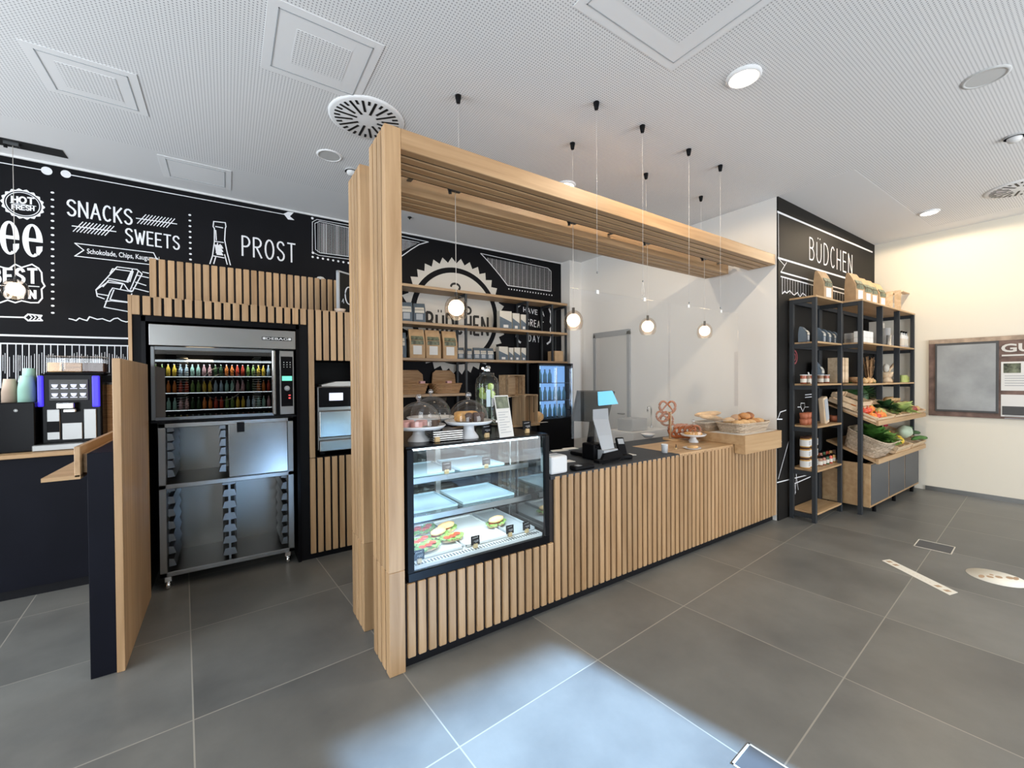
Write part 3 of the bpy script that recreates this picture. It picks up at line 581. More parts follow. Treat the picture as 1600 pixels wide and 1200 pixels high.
# ------------------------------------------------------------------ divider wall end and coffee counter
t = thing('divider','half-height divider with navy body and a taller oak side board','partition',(-.55,3.5,0))
obj('body', MB().box(-.617,-.512,3.10,4.05,0,1.205,c=.002), 'navy', t)
obj('oak_board', MB().box(-.512,-.478,3.09,4.05,0,1.712,c=.002), 'oak_z', t)
t = thing('condiment_ledge','oak ledge with upright rail fixed beside the divider','ledge',(-.7,3.5,1.08))
obj('rail', MB().box(-.665,-.642,3.10,4.0,1.085,1.245,c=.002), 'oak_y', t)
obj('shelf', MB().prism([(-.785,3.1,1.075),(-.642,3.1,1.075),(-.642,4.0,1.075),(-.785,4.0,1.075)],(0,0,.02)), 'oak_board', t)
obj('infill', MB().box(-.64,-.618,3.15,4.0,1.1,1.2), 'oak_y', t)
t = thing('coffee_counter','navy coffee counter with thin oak top in front of the chalk wall','counter',(-1.8,4.9,0))
q = yp(0,712,4.55); CT = q.z
obj('body', MB().box(-3.2,-.60,4.57,5.2,.07,CT-.03), 'navy', t)
obj('plinth', MB().box(-3.2,-.60,4.59,5.2,0,.07), 'plinth', t)
obj('top', MB().box(-3.2,-.60,4.53,5.22,CT-.03,CT,c=.003), 'oak_board', t)
# ================================================================== chalk art on the black back wall (painted marks, flat on the wall)
WY = 5.5
def B(px, py): return yp(px, py, WY)
NB = (0,-1,0); X3, Z3 = Vector((1,0,0)), Vector((0,0,1))
def Bt(ch, txt, bl, br, top, wd, track=.25):
    p0, p1, p2 = B(*bl), B(*br), B(*top); ch.text(txt, p0, Vector((p1.x-p0.x,0,p1.z-p0.z)), (0,0,p2.z-p0.z), wd, track)
c = Chalk(NB)
Bt(c,'SNACKS',(106,336),(206,351),(106,312),.015); Bt(c,'SWEETS',(197,378),(280,390),(197,357),.014); Bt(c,'PROST',(379,399),(461,410),(379,369),.017,.3)
c.line([B(0,254),B(68,266)],.008).line([B(108,273),B(444,335)],.008)
c.disc(B(73,267),.036,X3,Z3).disc(B(103,272),.034,X3,Z3)
c.fill([B(443,334),B(450,343),B(460,344),B(453,338)]).fill([B(443,334),B(453,338),B(459,332),B(450,331)])
for i in range(18): c.disc(B(82+i*.03,301+i*11.05),.012,X3,Z3,10,.75)
for i in range(12): c.disc(B(296.5+i*.15,336+i*8.7),.012,X3,Z3,10,.8)
for a, b in (((213,341),(276,350)),((113,353),(181,362))):
    p, q = B(*a), B(*b); c.line([p,q],.009)
    for k in range(10):
        m = p+(q-p)*(.12+k*.08); c.line([m+X3*-.03-Z3*.05,m+X3*.035+Z3*.05],.007)
c.line([B(245,405),B(240,395),B(117,380),B(131,391),B(117,400),B(240,414)],.008)
c.line([B(*p) for p in ((108,498),(113,499),(119,501),(124,497),(129,499),(136,501),(140,495),(146,497),(152,499),(160,498),(168,501),(172,502),(178,498),(184,497),(190,501),(197,503),(205,502))],.010)
c.line([B(0,523.5),B(206,529)],.016).line([B(0,536.5),B(206,540.5)],.012)
rd = random.Random(3)
for i in range(19):
    x = 2+i*11+rd.uniform(-1.5,1.5); y = 537+x*.02; c.line([B(x,y),B(x,606+rd.uniform(-12,10))],.006)
    for k in (-3.6,3.4): c.line([B(x+k,550+rd.uniform(0,8)),B(x+k,592+rd.uniform(-14,8))],.0035)
c.line([B(168,606),B(206,607)],.008).line([B(168,617),B(206,618)],.008)
# chocolate bar pieces
for pl in (((183,417),(214,421),(222,428),(207,455),(200,453)),((183,417),(150,453),(152,463),(163,467)),((150,453),(168,441),(194,444),(200,453)),((170,435),(200,441),(207,421)),((172,427),(176,420),(205,424),(198,440),(170,435)),((161,448),(170,438),(192,443),(188,452)),
   ((152,459),(170,462)),((163,480),(172,456),(176,450),(206,456)),((163,480),(206,488)),((165,471),(174,470),(202,473)),((178,453),(172,468),(200,472),(206,459)),((223,425),(232,427)),((212,441),(228,446)),((208,450),(232,456)),((214,430),(232,434)),((208,424),(203,440)),((216,424),(204,452))): c.line([B(*p) for p in pl],.009)
# beer bottle neck
for pl in (((334,346),(352,348),(353,354),(352,357),(351,375),(355,395),(360,414)),((334,346),(333,354),(335,357),(335,378),(332,400),(328,412)),((337,354),(348,356)),((337,360),(338,375)),((335,377),(349,379)),((340,380),(338,395)),((344,382),(342,396)),((334,400),(350,403)),((337,402),(334,412)),((351,398),(355,413))): c.line([B(*p) for p in pl],.010)
for i in range(9): c.line([B(336+i*.4,383+i*1.8),B(346+(i%3),384+i*1.8)],.012)
# hatched ornament frames
def frame(pl, x0, x1, ytop, ybot, step, closed=False):
    c.line([B(*p) for p in pl],.007,closed); x = x0
    while x < x1:
        c.line([B(x,ytop(x)),B(x,ybot(x))],.005); x += step
c.line([B(545,352),B(495,343),B(488,347),B(488,394),B(498,399),B(545,405)],.006); c.line([B(545,356),B(499,346),B(492,349),B(493,390),B(500,395),B(545,401)],.006)
x = 497
while x < 545: c.line([B(x,348+(x-497)*.17),B(x,394+(x-497)*.15)],.004 if int(x)%3 else .007); x += 2.6
c.disc(B(488,341),.015,X3,Z3,8).disc(B(489,395),.015,X3,Z3,8)
for i in range(12): c.disc(B(488.5+i*8,401.5+i*1.35),.013,X3,Z3,8)
c.line([B(628,369),B(669,378)],.009).line([B(669,378),B(655,382),B(642,390),B(628,400)],.012).line([B(628,374),B(655,379)],.006)
x = 629
while x < 652: c.line([B(x,375+(x-629)*.25),B(x,392-(x-629)*.5)],.006); x += 2.2
pl = [B(751,396),B(765,411),B(780,429),B(793,446),B(860,455)]; c.line(pl,.012); c.line([B(751,396),B(856,419),B(861,424),B(861,455)],.009)
x = 762
while x < 859:
    yt = 403+(x-762)*.185; yb_ = min(408+(x-762)*1.2, 445+(x-793)*.14); c.line([B(x,yt),B(x,yb_)],.003 if int(x*10)%4 else .006); x += 1.7
for i in range(17): c.disc(B(795+i*4.2,451.5+i*.62),.011,X3,Z3,8)
# have a great day, with braces
Bt(c,'HAVE A',(818,487),(850,494),(818,480),.012); Bt(c,'GREAT',(823,508),(849,513),(823,498),.012,.4); Bt(c,'DAY',(826,533),(843,535),(826,523),.012,.5)
c.line([B(*p) for p in ((858,483),(861,490),(860,503),(863,509),(860,514),(861,527),(859,534),(855,537))],.03); c.line([B(*p) for p in ((812,477),(808,480),(808,500),(804,505),(808,512),(807,526),(810,533),(813,535))],.03)
# badge with hot / fresh
bc = B(36,319); u = Vector((1,0,0)); v = Z3
c.ring(bc,.112,lambda i: .128+.007*math.cos(i*PI/2),u,v,72); c.ring(bc,.098,.104,u,v,48)
def rt(txt, cx, cz, wd, h, lw, sl=-.10):
    c.text(txt, bc+X3*(cx-wd/2)+Z3*(cz-h/2-sl*0), X3*wd-Z3*sl*wd, Z3*h, lw, .2)
rt('HOT',0,.028,.13,.052,.013); rt('FRESH',0,-.038,.13,.038,.009); c.line([bc+X3*-.075+Z3*-.004,bc+X3*.078+Z3*-.002],.005)
# frame around BEST / TOWN
fr = [(-8,414),(5,418),(14,420),(24,413),(34,418),(50,413),(60,419),(65,426),(66,440),(70,447),(65,452),(66,466),(60,473),(48,473),(34,470),(24,473),(12,469),(0,473),(-10,472)]
c.line([B(*p) for p in fr],.011)
c.line([B(0,446),B(20,447)],.008).line([B(45,447),B(61,448)],.008)
Bt(c,'BEST',(-12,442),(57,442),(-12,420),.022,.35); Bt(c,'TOWN',(-10,465),(55,466),(-10,453),.018,.5)
c.line([B(0,495),B(38,496)],.012); c.line([B(38,496),B(44,491),B(65,493),B(62,497),B(66,501),B(44,501),B(38,496)],.012)
for k in (46,52,58): c.line([B(k,492),B(k+4,496),B(k,500)],.008)
obj('chalk_lettering', c.mb, 'chalk', wb)
# heavy printed letters
p0 = B(-2,399); p1 = B(67,400); h = B(35,348).z-B(35,399).z
def fat_e(cx, w_, z0, h):
    d = Chalk(NB); o = []
    def E(rx, rz, a0, a1, n=18): return [Vector((cx+rx*math.cos(math.radians(a0+(a1-a0)*i/n)), WY, z0+h/2+rz*math.sin(math.radians(a0+(a1-a0)*i/n)))) for i in range(n+1)]
    ou = E(w_/2,h/2,0,300,30); inn = E(w_/2*.38,h/2*.86,0,300,30); off = Vector((0,-.0012,0)); n = len(ou)
    d.mb.add([q+off for q in ou+inn],[(i,i+1,i+1+n,i+n) for i in range(n-1)])
    d.mb.add([Vector((cx+a,WY-.0016,z0+h/2+b)) for a, b in ((-w_*.3,-.01),(w_*.5,-.01),(w_*.5,.02),(-w_*.3,.02))],[(0,1,2,3)])
    d.mb.add([Vector((cx+a,WY-.0019,z0+b)) for a, b in ((w_*.17,h*.1),(w_*.17,h*.33),(w_*.49,h*.36),(w_*.47,h*.22),(w_*.3,h*.07))],[(0,1,2,3,4)])
    return d.mb
ch = B(35,348).z-B(35,400).z
e = fat_e(B(15,374).x, B(30,374).x-B(-1,374).x, B(35,400).z, ch); e2 = fat_e(B(51,374).x, B(67,374).x-B(35,374).x, B(35,400).z, ch)
e.add(e2.v, e2.f); obj('chalk_lettering', e, 'chalk', wb)
obj('chalk_lettering', font_mb('Schokolade, Chips, Kaugummi',B(136,396),B(237,407)-B(136,396),(0,0,B(136,388).z-B(136,396).z),NB,.012,width=(B(249,400).x-B(136,400).x)), 'chalk', wb)
# saw-toothed wheel with the shop name
gc = Vector((2.772,WY,2.505))
g = Chalk(NB); nT = 36
def tooth(i): return .845 if i%2 else .765
g.ring(gc,.70,tooth,X3,Z3,nT*2); g.ring(gc,0.001,.625,X3,Z3,72)
obj('wheel_emblem', g.mb, 'chalk_disc', wb)
d = Chalk((0,-1,0)); d.k = 40; d.n = Vector((0,-2.2,0))
p0, p1 = B(667,510), B(762,524)
d.text('BÜDCHEN', (p0.x,WY,2.255), (p1.x-p0.x,0,0), (0,0,.27), .017, .3)
d.fill([gc+X3*(.14*math.cos(math.radians(a)))+Z3*(.17+.15*math.sin(math.radians(a))) for a in range(180,361,15)])
d.line([gc+X3*(-.02+.07*math.cos(math.radians(a)))+Z3*(.42+.05*math.sin(math.radians(a))) for a in range(-40,200,20)],.014)
d.line([gc+X3*(.18+.05*math.cos(math.radians(a)))+Z3*(.10+.05*math.sin(math.radians(a))) for a in range(0,361,30)],.014)
obj('emblem_lettering', d.mb, 'chalk_dark', wb)
# ------------------------------------------------------------------ chalkboard wall at the right
KY = 2.185
def K(px, py): return yp(px, py, KY)
c = Chalk(NB)
p0, p1, p2 = K(1265,405), K(1331,422), K(1265,371)
c.text('BÜDCHEN', p0, Vector((p1.x-p0.x,0,0)), (0,0,p2.z-p0.z), .018, .35)
c.line([K(1215,331),K(1363,394)],.022).line([K(1216,332),K(1216.5,403)],.009).line([K(1216,403),K(1363,447)],.022)
c.line([K(1217,405),K(1226,415),K(1229,410)],.009).line([K(1226,415),K(1220,425)],.009)
c.line([K(1220,425),K(1363,465)],.018).line([K(1220,432),K(1363,471)],.015)
for i in range(34):
    x = 1222+i*4.1; c.line([K(x,433+i*1.1),K(x,456+i*.8+rd.uniform(-2,3))],.006)
c.line([K(1222,434),K(1222,459)],.010)
c.line([K(*p) for p in ((1222,459),(1226,455),(1229,458),(1234,454),(1238,459),(1241,461),(1246,457),(1250,464),(1254,458),(1260,463))],.013)
c.line([K(1222,655),K(1214,655)],.012); c.line([K(1215,655),K(1219,644),K(1228,641)],.010)
c.line([K(1215,700),K(1221,690)],.01); c.line([K(1216,748),K(1232,690)],.009); c.line([K(1214,754),K(1262,742)],.012); c.line([K(1236,758),K(1266,745)],.012)
for q in ((1239,733,1243,770),(1245,733,1242,772),(1243,737,1247,765)): c.line([K(q[0],q[1]),K(q[2],q[3])],.008)
c.line([K(*p) for p in ((1246,636),(1251,636),(1251,630),(1257,630),(1257,636),(1263,636))],.008); c.line([K(1251,636),(K(1254,643)),K(1257,636)],.010)
for y in (617,621): c.line([K(1258,y),K(1268,y-1)],.009)
c.line([K(1309,614),K(1330,612)],.012)
obj('chalk_lettering', c.mb, 'chalk', wn)
c = Chalk(NB); r0 = K(1241,558); c.ring(r0,.065,.085,X3,Z3,24); c.ring(r0,.03,.045,X3,Z3,20)
obj('red_badge', c.mb, 'red_onion', wn)
# ------------------------------------------------------------------ notice board on the cream wall
t = thing('notice_board','wood-look notice board with a grey screen and pinned posters, cut by the frame','notice board',(8.09,.7,1.04))
obj('panel', MB().box(8.07,8.099,.05,1.585,1.045,2.085), 'sign_wood', t)
obj('screen_bezel', MB().box(8.055,8.07,.945,1.52,1.11,2.03,c=.003), 'poster_dark', t); obj('screen', MB().box(8.052,8.055,.968,1.50,1.135,2.0), 'display_grey', t)
obj('wood_strip', MB().box(8.066,8.07,.05,1.583,2.03,2.083), 'sign_wood_pale', t); 
def post(y0,y1,z0,z1,foot):
    o = obj('poster', MB().box(8.064,8.07,y0,y1,z0,z1), 'white_card', t)
    if foot: obj('poster_band', MB().box(8.062,8.064,y0+.01,y1-.01,z0+.02,z0+.13), 'poster_dark', o)
    else: obj('poster_band', MB().box(8.062,8.064,y1-.16,y1-.02,z1-.14,z1-.02), 'menu_print', o)
    l = MB()
    for k in range(5): l.box(8.0625,8.064,y1-.04-.12*(1 if k%2 else .8)-.1,y1-.03,z1-.18-k*.03,z1-.172-k*.03)
    obj('print_lines', l, 'grey_plastic', o)
post(.30,.925,1.40,1.76,False); post(.30,.925,1.075,1.35,True)
obj('lettering', font_mb('GU',(8.064,.925,1.885),(0,-1,0),(0,0,.10),(-1,0,0),.03,width=.26), 'paper', t)
obj('print_lines', MB().box(8.064,8.066,.2,.92,1.83,1.85), 'paper', t)
# floor decals
def quad_decal(name, pts, m, label, cat):
    return tag(obj(name, MB().prism([zp(*p,.0005) for p in pts],(0,0,.0015)), m), label, cat)
t = quad_decal('floor_strip',[(1378,876),(1390,874),(1497,926),(1484,930)],'decal','long cream keep-distance strip stuck on the floor tiles','floor sticker')
a, b = zp(1384,875,.002), zp(1490,928,.002); mb = MB(); d_ = (b-a).normalized(); n_ = Vector((-d_.y,d_.x,0))
for k in (.06,.17,.80,.92):
    m_ = a+(b-a)*k; mb.prism([m_-d_*.015-n_*.018,m_+d_*.015-n_*.018,m_+d_*.015+n_*.018,m_-d_*.015+n_*.018],(0,0,.0012))
mb2 = font_mb('- - - - - - - -',a+(b-a)*.26-n_*.01,d_,n_*.02,(0,0,1),0,width=(b-a).length*.45); mb.add(mb2.v,mb2.f)
obj('print', mb, 'decal_tan', t)
cc = zp(1557,902.5,0); 
t = tag(obj('floor_disc', MB().lathe([(0,.002),(.165,.002),(.165,0)],(cc.x,cc.y,.0004),40), 'decal'), 'round white floor sticker with brown print at the right edge','floor sticker')
mb = MB()
for k, (dx,dy,sx,sy) in enumerate(((-.07,.07,.05,.016),(-.03,.03,.03,.02),(.02,-.01,.035,.02),(.07,-.06,.04,.02),(.09,-.09,.05,.015),(.03,.03,.02,.012))): mb.prism([(cc.x+dx+sx*math.cos(a*PI/6)*.8,cc.y+dy+sy*math.sin(a*PI/6),.0024) for a in range(12)],(0,0,.0008))
obj('print', mb, 'decal_tan', t)
for pts, lb in (((( 5.30,.90),(5.54,.90),(5.56,1.14),(5.35,1.15)),'small recessed floor box cover with pale metal edging near the strip sticker'),(((1.70,.66),(1.86,.66),(1.86,.92),(1.70,.92)),'recessed floor box cover with pale edging at the bottom frame edge')):
    x0, x1, y0, y1 = min(p[0] for p in pts), max(p[0] for p in pts), min(p[1] for p in pts), max(p[1] for p in pts)
    T = Matrix.Translation(((x0+x1)/2,(y0+y1)/2,0)) @ Matrix.Rotation(.068,4,'Z'); w2, h2 = (x1-x0)/2, (y1-y0)/2
    t = thing('floor_box_cover', lb, 'floor hatch', ((x0+x1)/2,(y0+y1)/2,0), 'floor box covers')
    e = MB().box(-w2,w2,-h2,-h2+.008,.0004,.003,T=T).box(-w2,w2,h2-.008,h2,.0004,.003,T=T).box(-w2,-w2+.008,-h2,h2,.0004,.003,T=T).box(w2-.008,w2,-h2,h2,.0004,.003,T=T)
    obj('edging', e, 'beige_card', t); obj('lid', MB().box(-w2+.008,w2-.008,-h2+.008,h2-.008,.0002,.0012,T=T), 'anthracite_panel', t)
# ================================================================== back shelving on the chalk wall
t = thing('wall_shelf','tall dark-framed oak shelving in front of the chalk wheel','shelf',(3.0,5.33,0))
SY0, SY1 = 5.16, 5.47
SZ = [2.81,2.335,1.87]
for z in SZ: obj('shelf_board', MB().box(1.45,4.60,SY0,SY1,z-.035,z,c=.002), 'shelf_oak', t)
obj('shelf_board', MB().box(1.45,2.72,SY0,SY1,1.365,1.40,c=.002), 'shelf_oak', t)
for x, zt in ((1.45,2.77),(2.735,2.77),(3.79,2.77),(4.28,2.77),(4.565,2.77)):
    for y in (SY0+.01,SY1-.03): obj('upright', MB().box(x,x+.03,y,y+.025,0,zt), 'anthracite', t)
    obj('cross_bar', MB().box(x,x+.03,SY0+.035,SY1-.03,2.74,2.775), 'anthracite', t)
def bag(name, w_, d_, h, m, label_m=None, fold=.18, z0=0):
    # stand-up paper bag, folded top and paper label; built at the origin facing -Y
    b = MB(); hb = h*(1-fold)
    def ringp(z, a, bb, o=0): return [(-a,-bb+o,z),(a,-bb+o,z),(a,bb+o,z),(-a,bb+o,z)]
    L = [ringp(0,w_/2,d_/2), ringp(hb*.5,w_/2*1.02,d_/2*1.02), ringp(hb*.72,w_/2,d_/2*.95,d_*.02), ringp(hb*.90,w_/2,d_/2*.72,d_*.10), ringp(hb*1.06,w_/2*.98,d_/2*.50,d_*.17), ringp(h*.97,w_/2*.97,d_/2*.26,d_*.24), ringp(h,w_/2*.97,d_/2*.16,d_*.26)]
    vs = [v for r_ in L for v in r_]; n = len(L)
    fs = [(3,2,1,0),(4*n-4,4*n-3,4*n-2,4*n-1)]+[(4*i+j,4*i+(j+1)%4,4*i+4+(j+1)%4,4*i+4+j) for i in range(n-1) for j in range(4)]
    return b.add(vs, fs)
def make_bag(name, w_, d_, h, m, label, cat, loc, group, lab='white_card', pic=None, rz=0):
    t = thing(name, label, cat, (0,0,0), group)
    obj('body', bag(name,w_,d_,h,m), m, t)
    a = math.atan2(d_*.35,h*.3)
    obj('label_sticker', MB().box(-w_*.28,w_*.28,-d_/2*1.02-.003,-d_/2*1.02-.001,h*.12,h*.42), lab, t)
    if pic: obj('front_print', MB().box(-w_*.40,w_*.40,-d_/2*1.0-.004,-d_/2*1.0-.002,h*.46,h*.60).prism([(-w_*.4,-d_/2*.93-.003,h*.62),(w_*.4,-d_/2*.93-.003,h*.62),(w_*.38,-d_*.26-.003,h*.745),(-w_*.38,-d_*.26-.003,h*.745)],(0,-.003,.002)), pic, t)
    t.location = loc; t.rotation_euler = (0,0,rz); return t
def onshelf(px, py_, Y=5.22): return yp(px,py_,Y)
ps = [(652,560),(677,561),(703,562)]
lbl = ['leftmost kraft coffee bag on the wall shelf','middle kraft coffee bag of the three on the wall shelf','rightmost kraft coffee bag of the three on the wall shelf']
b0 = None
for (px,py_), lb in zip(ps,lbl):
    q = onshelf(px,py_)
    if b0 is None: b0 = make_bag('coffee_bag',.20,.12,.38,'kraft',lb,'bag',(q.x,5.25,1.871),'kraft coffee bags on the wall shelf','white_card','menu_print',-.12)
    else: dup(b0,(q.x,5.25,1.871),-.12,lb)
s0 = None
for i, (px, z, h, lb) in enumerate(((635,2.336,1.5,'large slate bag on the second shelf, beside the oak post'),(655,2.336,1.5,'large slate bag on the second shelf, right of its twin'),(622,1.871,1.9,'tall dark bag left of the kraft coffee bags'),(719,1.871,.95,'small slate pouch between the kraft bags and the shelf upright'),(732,1.871,.9,'small slate pouch just right of the shelf upright'),(744,1.871,1,'small slate pouch, second right of the upright'),(754,1.871,1,'small slate pouch, third right of the upright'),(765,1.871,1,'small slate pouch next to the cream cartons'))):
    q = yp(px,500,5.25)
    if s0 is None: s0 = make_bag('tea_pouch',.10,.08,.17,'slate_bag',lb,'bag',(q.x,5.25,z),'slate pouches on the wall shelf','light_grey','beige_card',-.3); s0.scale = (h,h,h)
    else: dup(s0,(q.x,5.25,z),-.3,lb,sc=h)
def carton(w_, d_, h, label, loc, rz, group):
    t = thing('carton', label, 'box', (0,0,0), group)
    obj('box', MB().box(-w_/2,w_/2,-d_/2,d_/2,0,h,c=.002), 'beige_card', t)
    obj('slanted_print', MB().prism([(-w_/2,-d_/2-.001,.002),(w_/2,-d_/2-.001,.002),(w_/2,-d_/2-.001,h*.38),(-w_/2,-d_/2-.001,h*.68)],(0,-.0015,0)), 'slate_bag', t)
    obj('window_label', MB().box(-w_*.2,w_*.2,-d_/2-.004,-d_/2-.0025,h*.06,h*.22), 'paper', t)
    t.location = loc; t.rotation_euler = (0,0,rz); return t
c0 = carton(.20,.10,.26,'largest cream and grey carton on the second shelf',(yp(788,512,5.25).x,5.25,2.336),-.1,'cream cartons on the wall shelf')
for px, z, sc, lb in ((804,2.336,(.6,1,.93),'narrow carton right of the largest one on the second shelf'),(816,2.336,(.5,1,.9),'narrow carton beside the shelf upright on the second shelf'),(784,1.871,(.75,1,.76),'wider carton on the third shelf after the slate pouches'),(796,1.871,(.38,1,.72),'slim carton second in the row on the third shelf'),(805.5,1.871,(.5,1,.74),'slim carton third in the row on the third shelf'),(815.5,1.871,(.42,1,.74),'slim carton at the end of the row on the third shelf')):
    dup(c0,(yp(px,512,5.25).x,5.25,z),-.1,lb,sc=sc)
t = tag(obj('storage_box', MB().box(4.36,4.54,5.20,5.38,1.871,2.04,c=.003), 'kraft'),'brown cardboard box at the right end of the third wall shelf','box')
# baskets on the fourth shelf
def basket(name, w_, d_, h, m, label, group, flare=.82):
    t = thing(name, label, 'basket', (0,0,0), group)
    b = MB(); n = 28; rows = 7
    def P(i, k, off=0):
        a = 2*PI*i/n; f = flare+(1-flare)*k/rows; c_, s_ = math.cos(a), math.sin(a)
        x = (w_/2-off)*f*math.copysign(abs(c_)**.45,c_); y = (d_/2-off)*f*math.copysign(abs(s_)**.45,s_)
        return (x,y,h*k/rows)
    for k in range(rows): # woven bands
        vs = []
        for i in range(n): e = .0035*(1 if (i+k)%2 else -1); x,y,z = P(i,k,e); X,Y,Z = P(i,k+1,e); vs += [(x,y,z+.0005),(X,Y,Z-.0005)]
        b.add(vs, [(2*i,(2*i+2)%(2*n),(2*i+3)%(2*n),2*i+1) for i in range(n)])
    b.add([P(i,0) for i in range(n)], [tuple(range(n))])
    obj('weave', b, m, t)
    obj('rim', MB().tube([P(i,rows) for i in range(n)],.008,6,closed=True), m, t); return t
bk = basket('wicker_basket',.44,.26,.13,'wicker','right wicker basket on the lowest wall shelf, under the kraft bags','wicker baskets on the wall shelf')
q = yp(696,610,5.3); bk.location = (q.x,5.31,1.402); bk.rotation_euler = (0,0,-.05)
dup(bk,(yp(645,606,5.3).x-.03,5.31,1.402),.05,'left wicker basket on the lowest wall shelf, partly behind the oak post')
for px, lb in ((642,'upright brown board behind the left wicker basket'),(694,'upright brown board behind the right wicker basket')):
    x = yp(px,590,5.44).x; tag(obj('back_board', MB().prism([(x-.19,5.445,1.402),(x+.19,5.445,1.402),(x+.17,5.445,1.66),(x+.10,5.445,1.72),(x-.12,5.445,1.72),(x-.17,5.445,1.68)],(0,.02,0)), 'wicker'), lb,'board','boards behind the baskets')
fr0 = None
for i,(px, dy, r, m, lb, nm) in enumerate(((640,0,.035,'lemon','small yellow fruit in the left wall-shelf basket','lemon'),(658,-.03,.05,'pink','red paper cup of sweets in the left wall-shelf basket','sweet_box'),(680,0,.035,'lemon','yellow packet fruit at the left of the right basket','lemon'),(690,.0,.035,'lime','green lime in the middle of the right basket','lime'),(700,-.02,.04,'pink','pink packet in the right wall-shelf basket','sweet_box'),(716,0,.035,'onion','brown fruit at the right end of the right basket','onion'))):
    x = yp(px,600,5.3).x
    if nm == 'sweet_box': tag(obj(nm, MB().box(x-.035,x+.035,5.27+dy,5.33+dy,1.42,1.57,c=.004), m), lb,'box')
    else: tag(obj(nm, MB().ball((x,5.31+dy,1.50),r,12,jit=.05,seed=i).cyl((x,5.31+dy,1.405),.012,.07,6), m), lb,'fruit')
# back counter, fridge, crates
t = thing('back_counter','dark back counter with oak top along the chalk wall','counter',(3.0,5.0,0))
obj('body', MB().box(1.9,3.72,4.85,5.12,0,.92), 'black', t); obj('top', MB().box(1.88,3.74,4.80,5.13,.92,.95,c=.002), 'oak_board', t)
t = thing('drinks_fridge','black glass-fronted drinks fridge with a glowing back imitating reflections, by the white pillar','fridge',(4.15,5.3,0))
obj('base_cabinet', MB().box(3.84,4.54,4.95,5.155,0,.98,c=.003), 'black', t)
obj('cabinet', MB().box(3.84,3.87,4.97,5.15,.98,1.82).box(4.51,4.54,4.97,5.15,.98,1.82).box(3.84,4.54,4.97,5.15,1.80,1.83).box(3.87,4.51,5.13,5.15,.98,1.8), 'black', t)
for x in (3.88,4.20):
    d = obj('glass_door', MB().box(x,x+.31,4.955,4.965,.99,1.79), 'glass_fridge', t); obj('handle', MB().box(x+.285,x+.30,4.93,4.955,1.02,1.76,c=.004), 'chrome', d)
for z in (1.25,1.52): obj('wire_shelf', MB().box(3.88,4.50,4.98,5.12,z,z+.01), 'steel', t)
rd = random.Random(5); pb = None
obj('reflection_back', MB().box(3.88,4.50,5.125,5.13,1.0,1.79), 'reflection_glow', t)  # glowing panel added to imitate bright reflections in the fridge doors
for zi, z in enumerate((.992,1.26,1.53)):  # bottles made up where the fridge doors only show reflections
    for k in range(6 if zi < 2 else 3):
        x = 3.94+k*.095; lb = 'bottle on the %s shelf inside the drinks fridge, %s from the left' % (('bottom','middle','top')[zi],('first','second','third','fourth','fifth','sixth')[k])
        if pb is None:
            pb = thing('drink_bottle',lb,'bottle',(0,0,0),'bottles in the drinks fridge'); obj('body', MB().lathe([(0,0),(.03,0),(.03,.12),(.012,.17),(.012,.19)],(0,0,0),12),'mint',pb); obj('lid', MB().cyl((0,0,.19),.014,.015,10),'white',pb); pb.location = (x,5.05,z)
        else: dup(pb,(x,5.05,z),0,lb)
def crate(w_, d_, h, m, label, group, n=3):
    # slatted wooden crate, open top, built at origin
    t = thing('wooden_crate', label, 'crate', (0,0,0), group); th = .009
    s_ = MB(); g_ = h/n*.22
    for k in range(n):
        z0, z1 = k*h/n+g_/2, (k+1)*h/n-g_/2
        s_.box(-w_/2,w_/2,-d_/2,-d_/2+th,z0,z1).box(-w_/2,w_/2,d_/2-th,d_/2,z0,z1).box(-w_/2,-w_/2+th,-d_/2+th,d_/2-th,z0,z1).box(w_/2-th,w_/2,-d_/2+th,d_/2-th,z0,z1)
    obj('side_slats', s_, m, t)
    obj('bottom', MB().box(-w_/2+th,w_/2-th,-d_/2+th,d_/2-th,.002,.010), m, t)
    for sx in (-1,1):
        for sy in (-1,1): obj('corner_post', MB().box(sx*(w_/2-th-.02),sx*(w_/2-th),sy*(d_/2-th-.02),sy*(d_/2-th),.01,h), m, t)
    return t
c1 = crate(.42,.30,.24,'crate','lower weathered crate standing on end beside the drinks fridge','weathered crates on the back counter')
q = yp(811,654,4.95); c1.rotation_euler = (PI/2,PI/2,.25); c1.location = (q.x-.02,4.93,.951+.21)
dup(c1,(q.x-.20,4.95,.951+.42+.125),0,'upper weathered crate balanced on the lower one','weathered crates on the back counter',rot=(PI/2,0,.2),sc=(.8,1,.8))
c1.location.z = .951+.21
q = yp(840,655,4.9); 
t = thing('bread_loaf','rustic flour-dusted loaf on the oak back counter','bread',(q.x,4.9,.951)); obj('loaf', MB().ball((q.x,4.9,1.03),.10,18,sc=(1.0,.7,.82),jit=.06,seed=3), 'bread_pale', t); obj('paper', MB().box(q.x-.02,q.x+.13,4.82,4.87,.951,.955), 'paper', t)
tag(obj('wall_socket', MB().box(3.60,3.70,5.488,5.499,1.30,1.40,c=.003).cyl((0,0,0),.0001,.0001,4,T=Matrix.Translation((3.65,5.49,1.35))), 'white'),'white wall socket beside the stacked crates','socket')
t = thing('coffee_grinder','small black coffee grinder on the back counter behind the cake domes','grinder',(2.35,4.95,.951))
q = yp(690,650,4.95); x = q.x
obj('body', MB().box(x-.07,x+.07,4.88,5.02,.951,1.22,c=.01), 'black', t); obj('hopper', MB().lathe([(.03,0),(.06,.05),(.065,.14),(0,.14)],(x,4.95,1.22),20), 'glass_smoke', t); obj('spout', MB().cyl((x,4.86,1.12),.02,.05,12), 'chrome', t); t.location = t.location
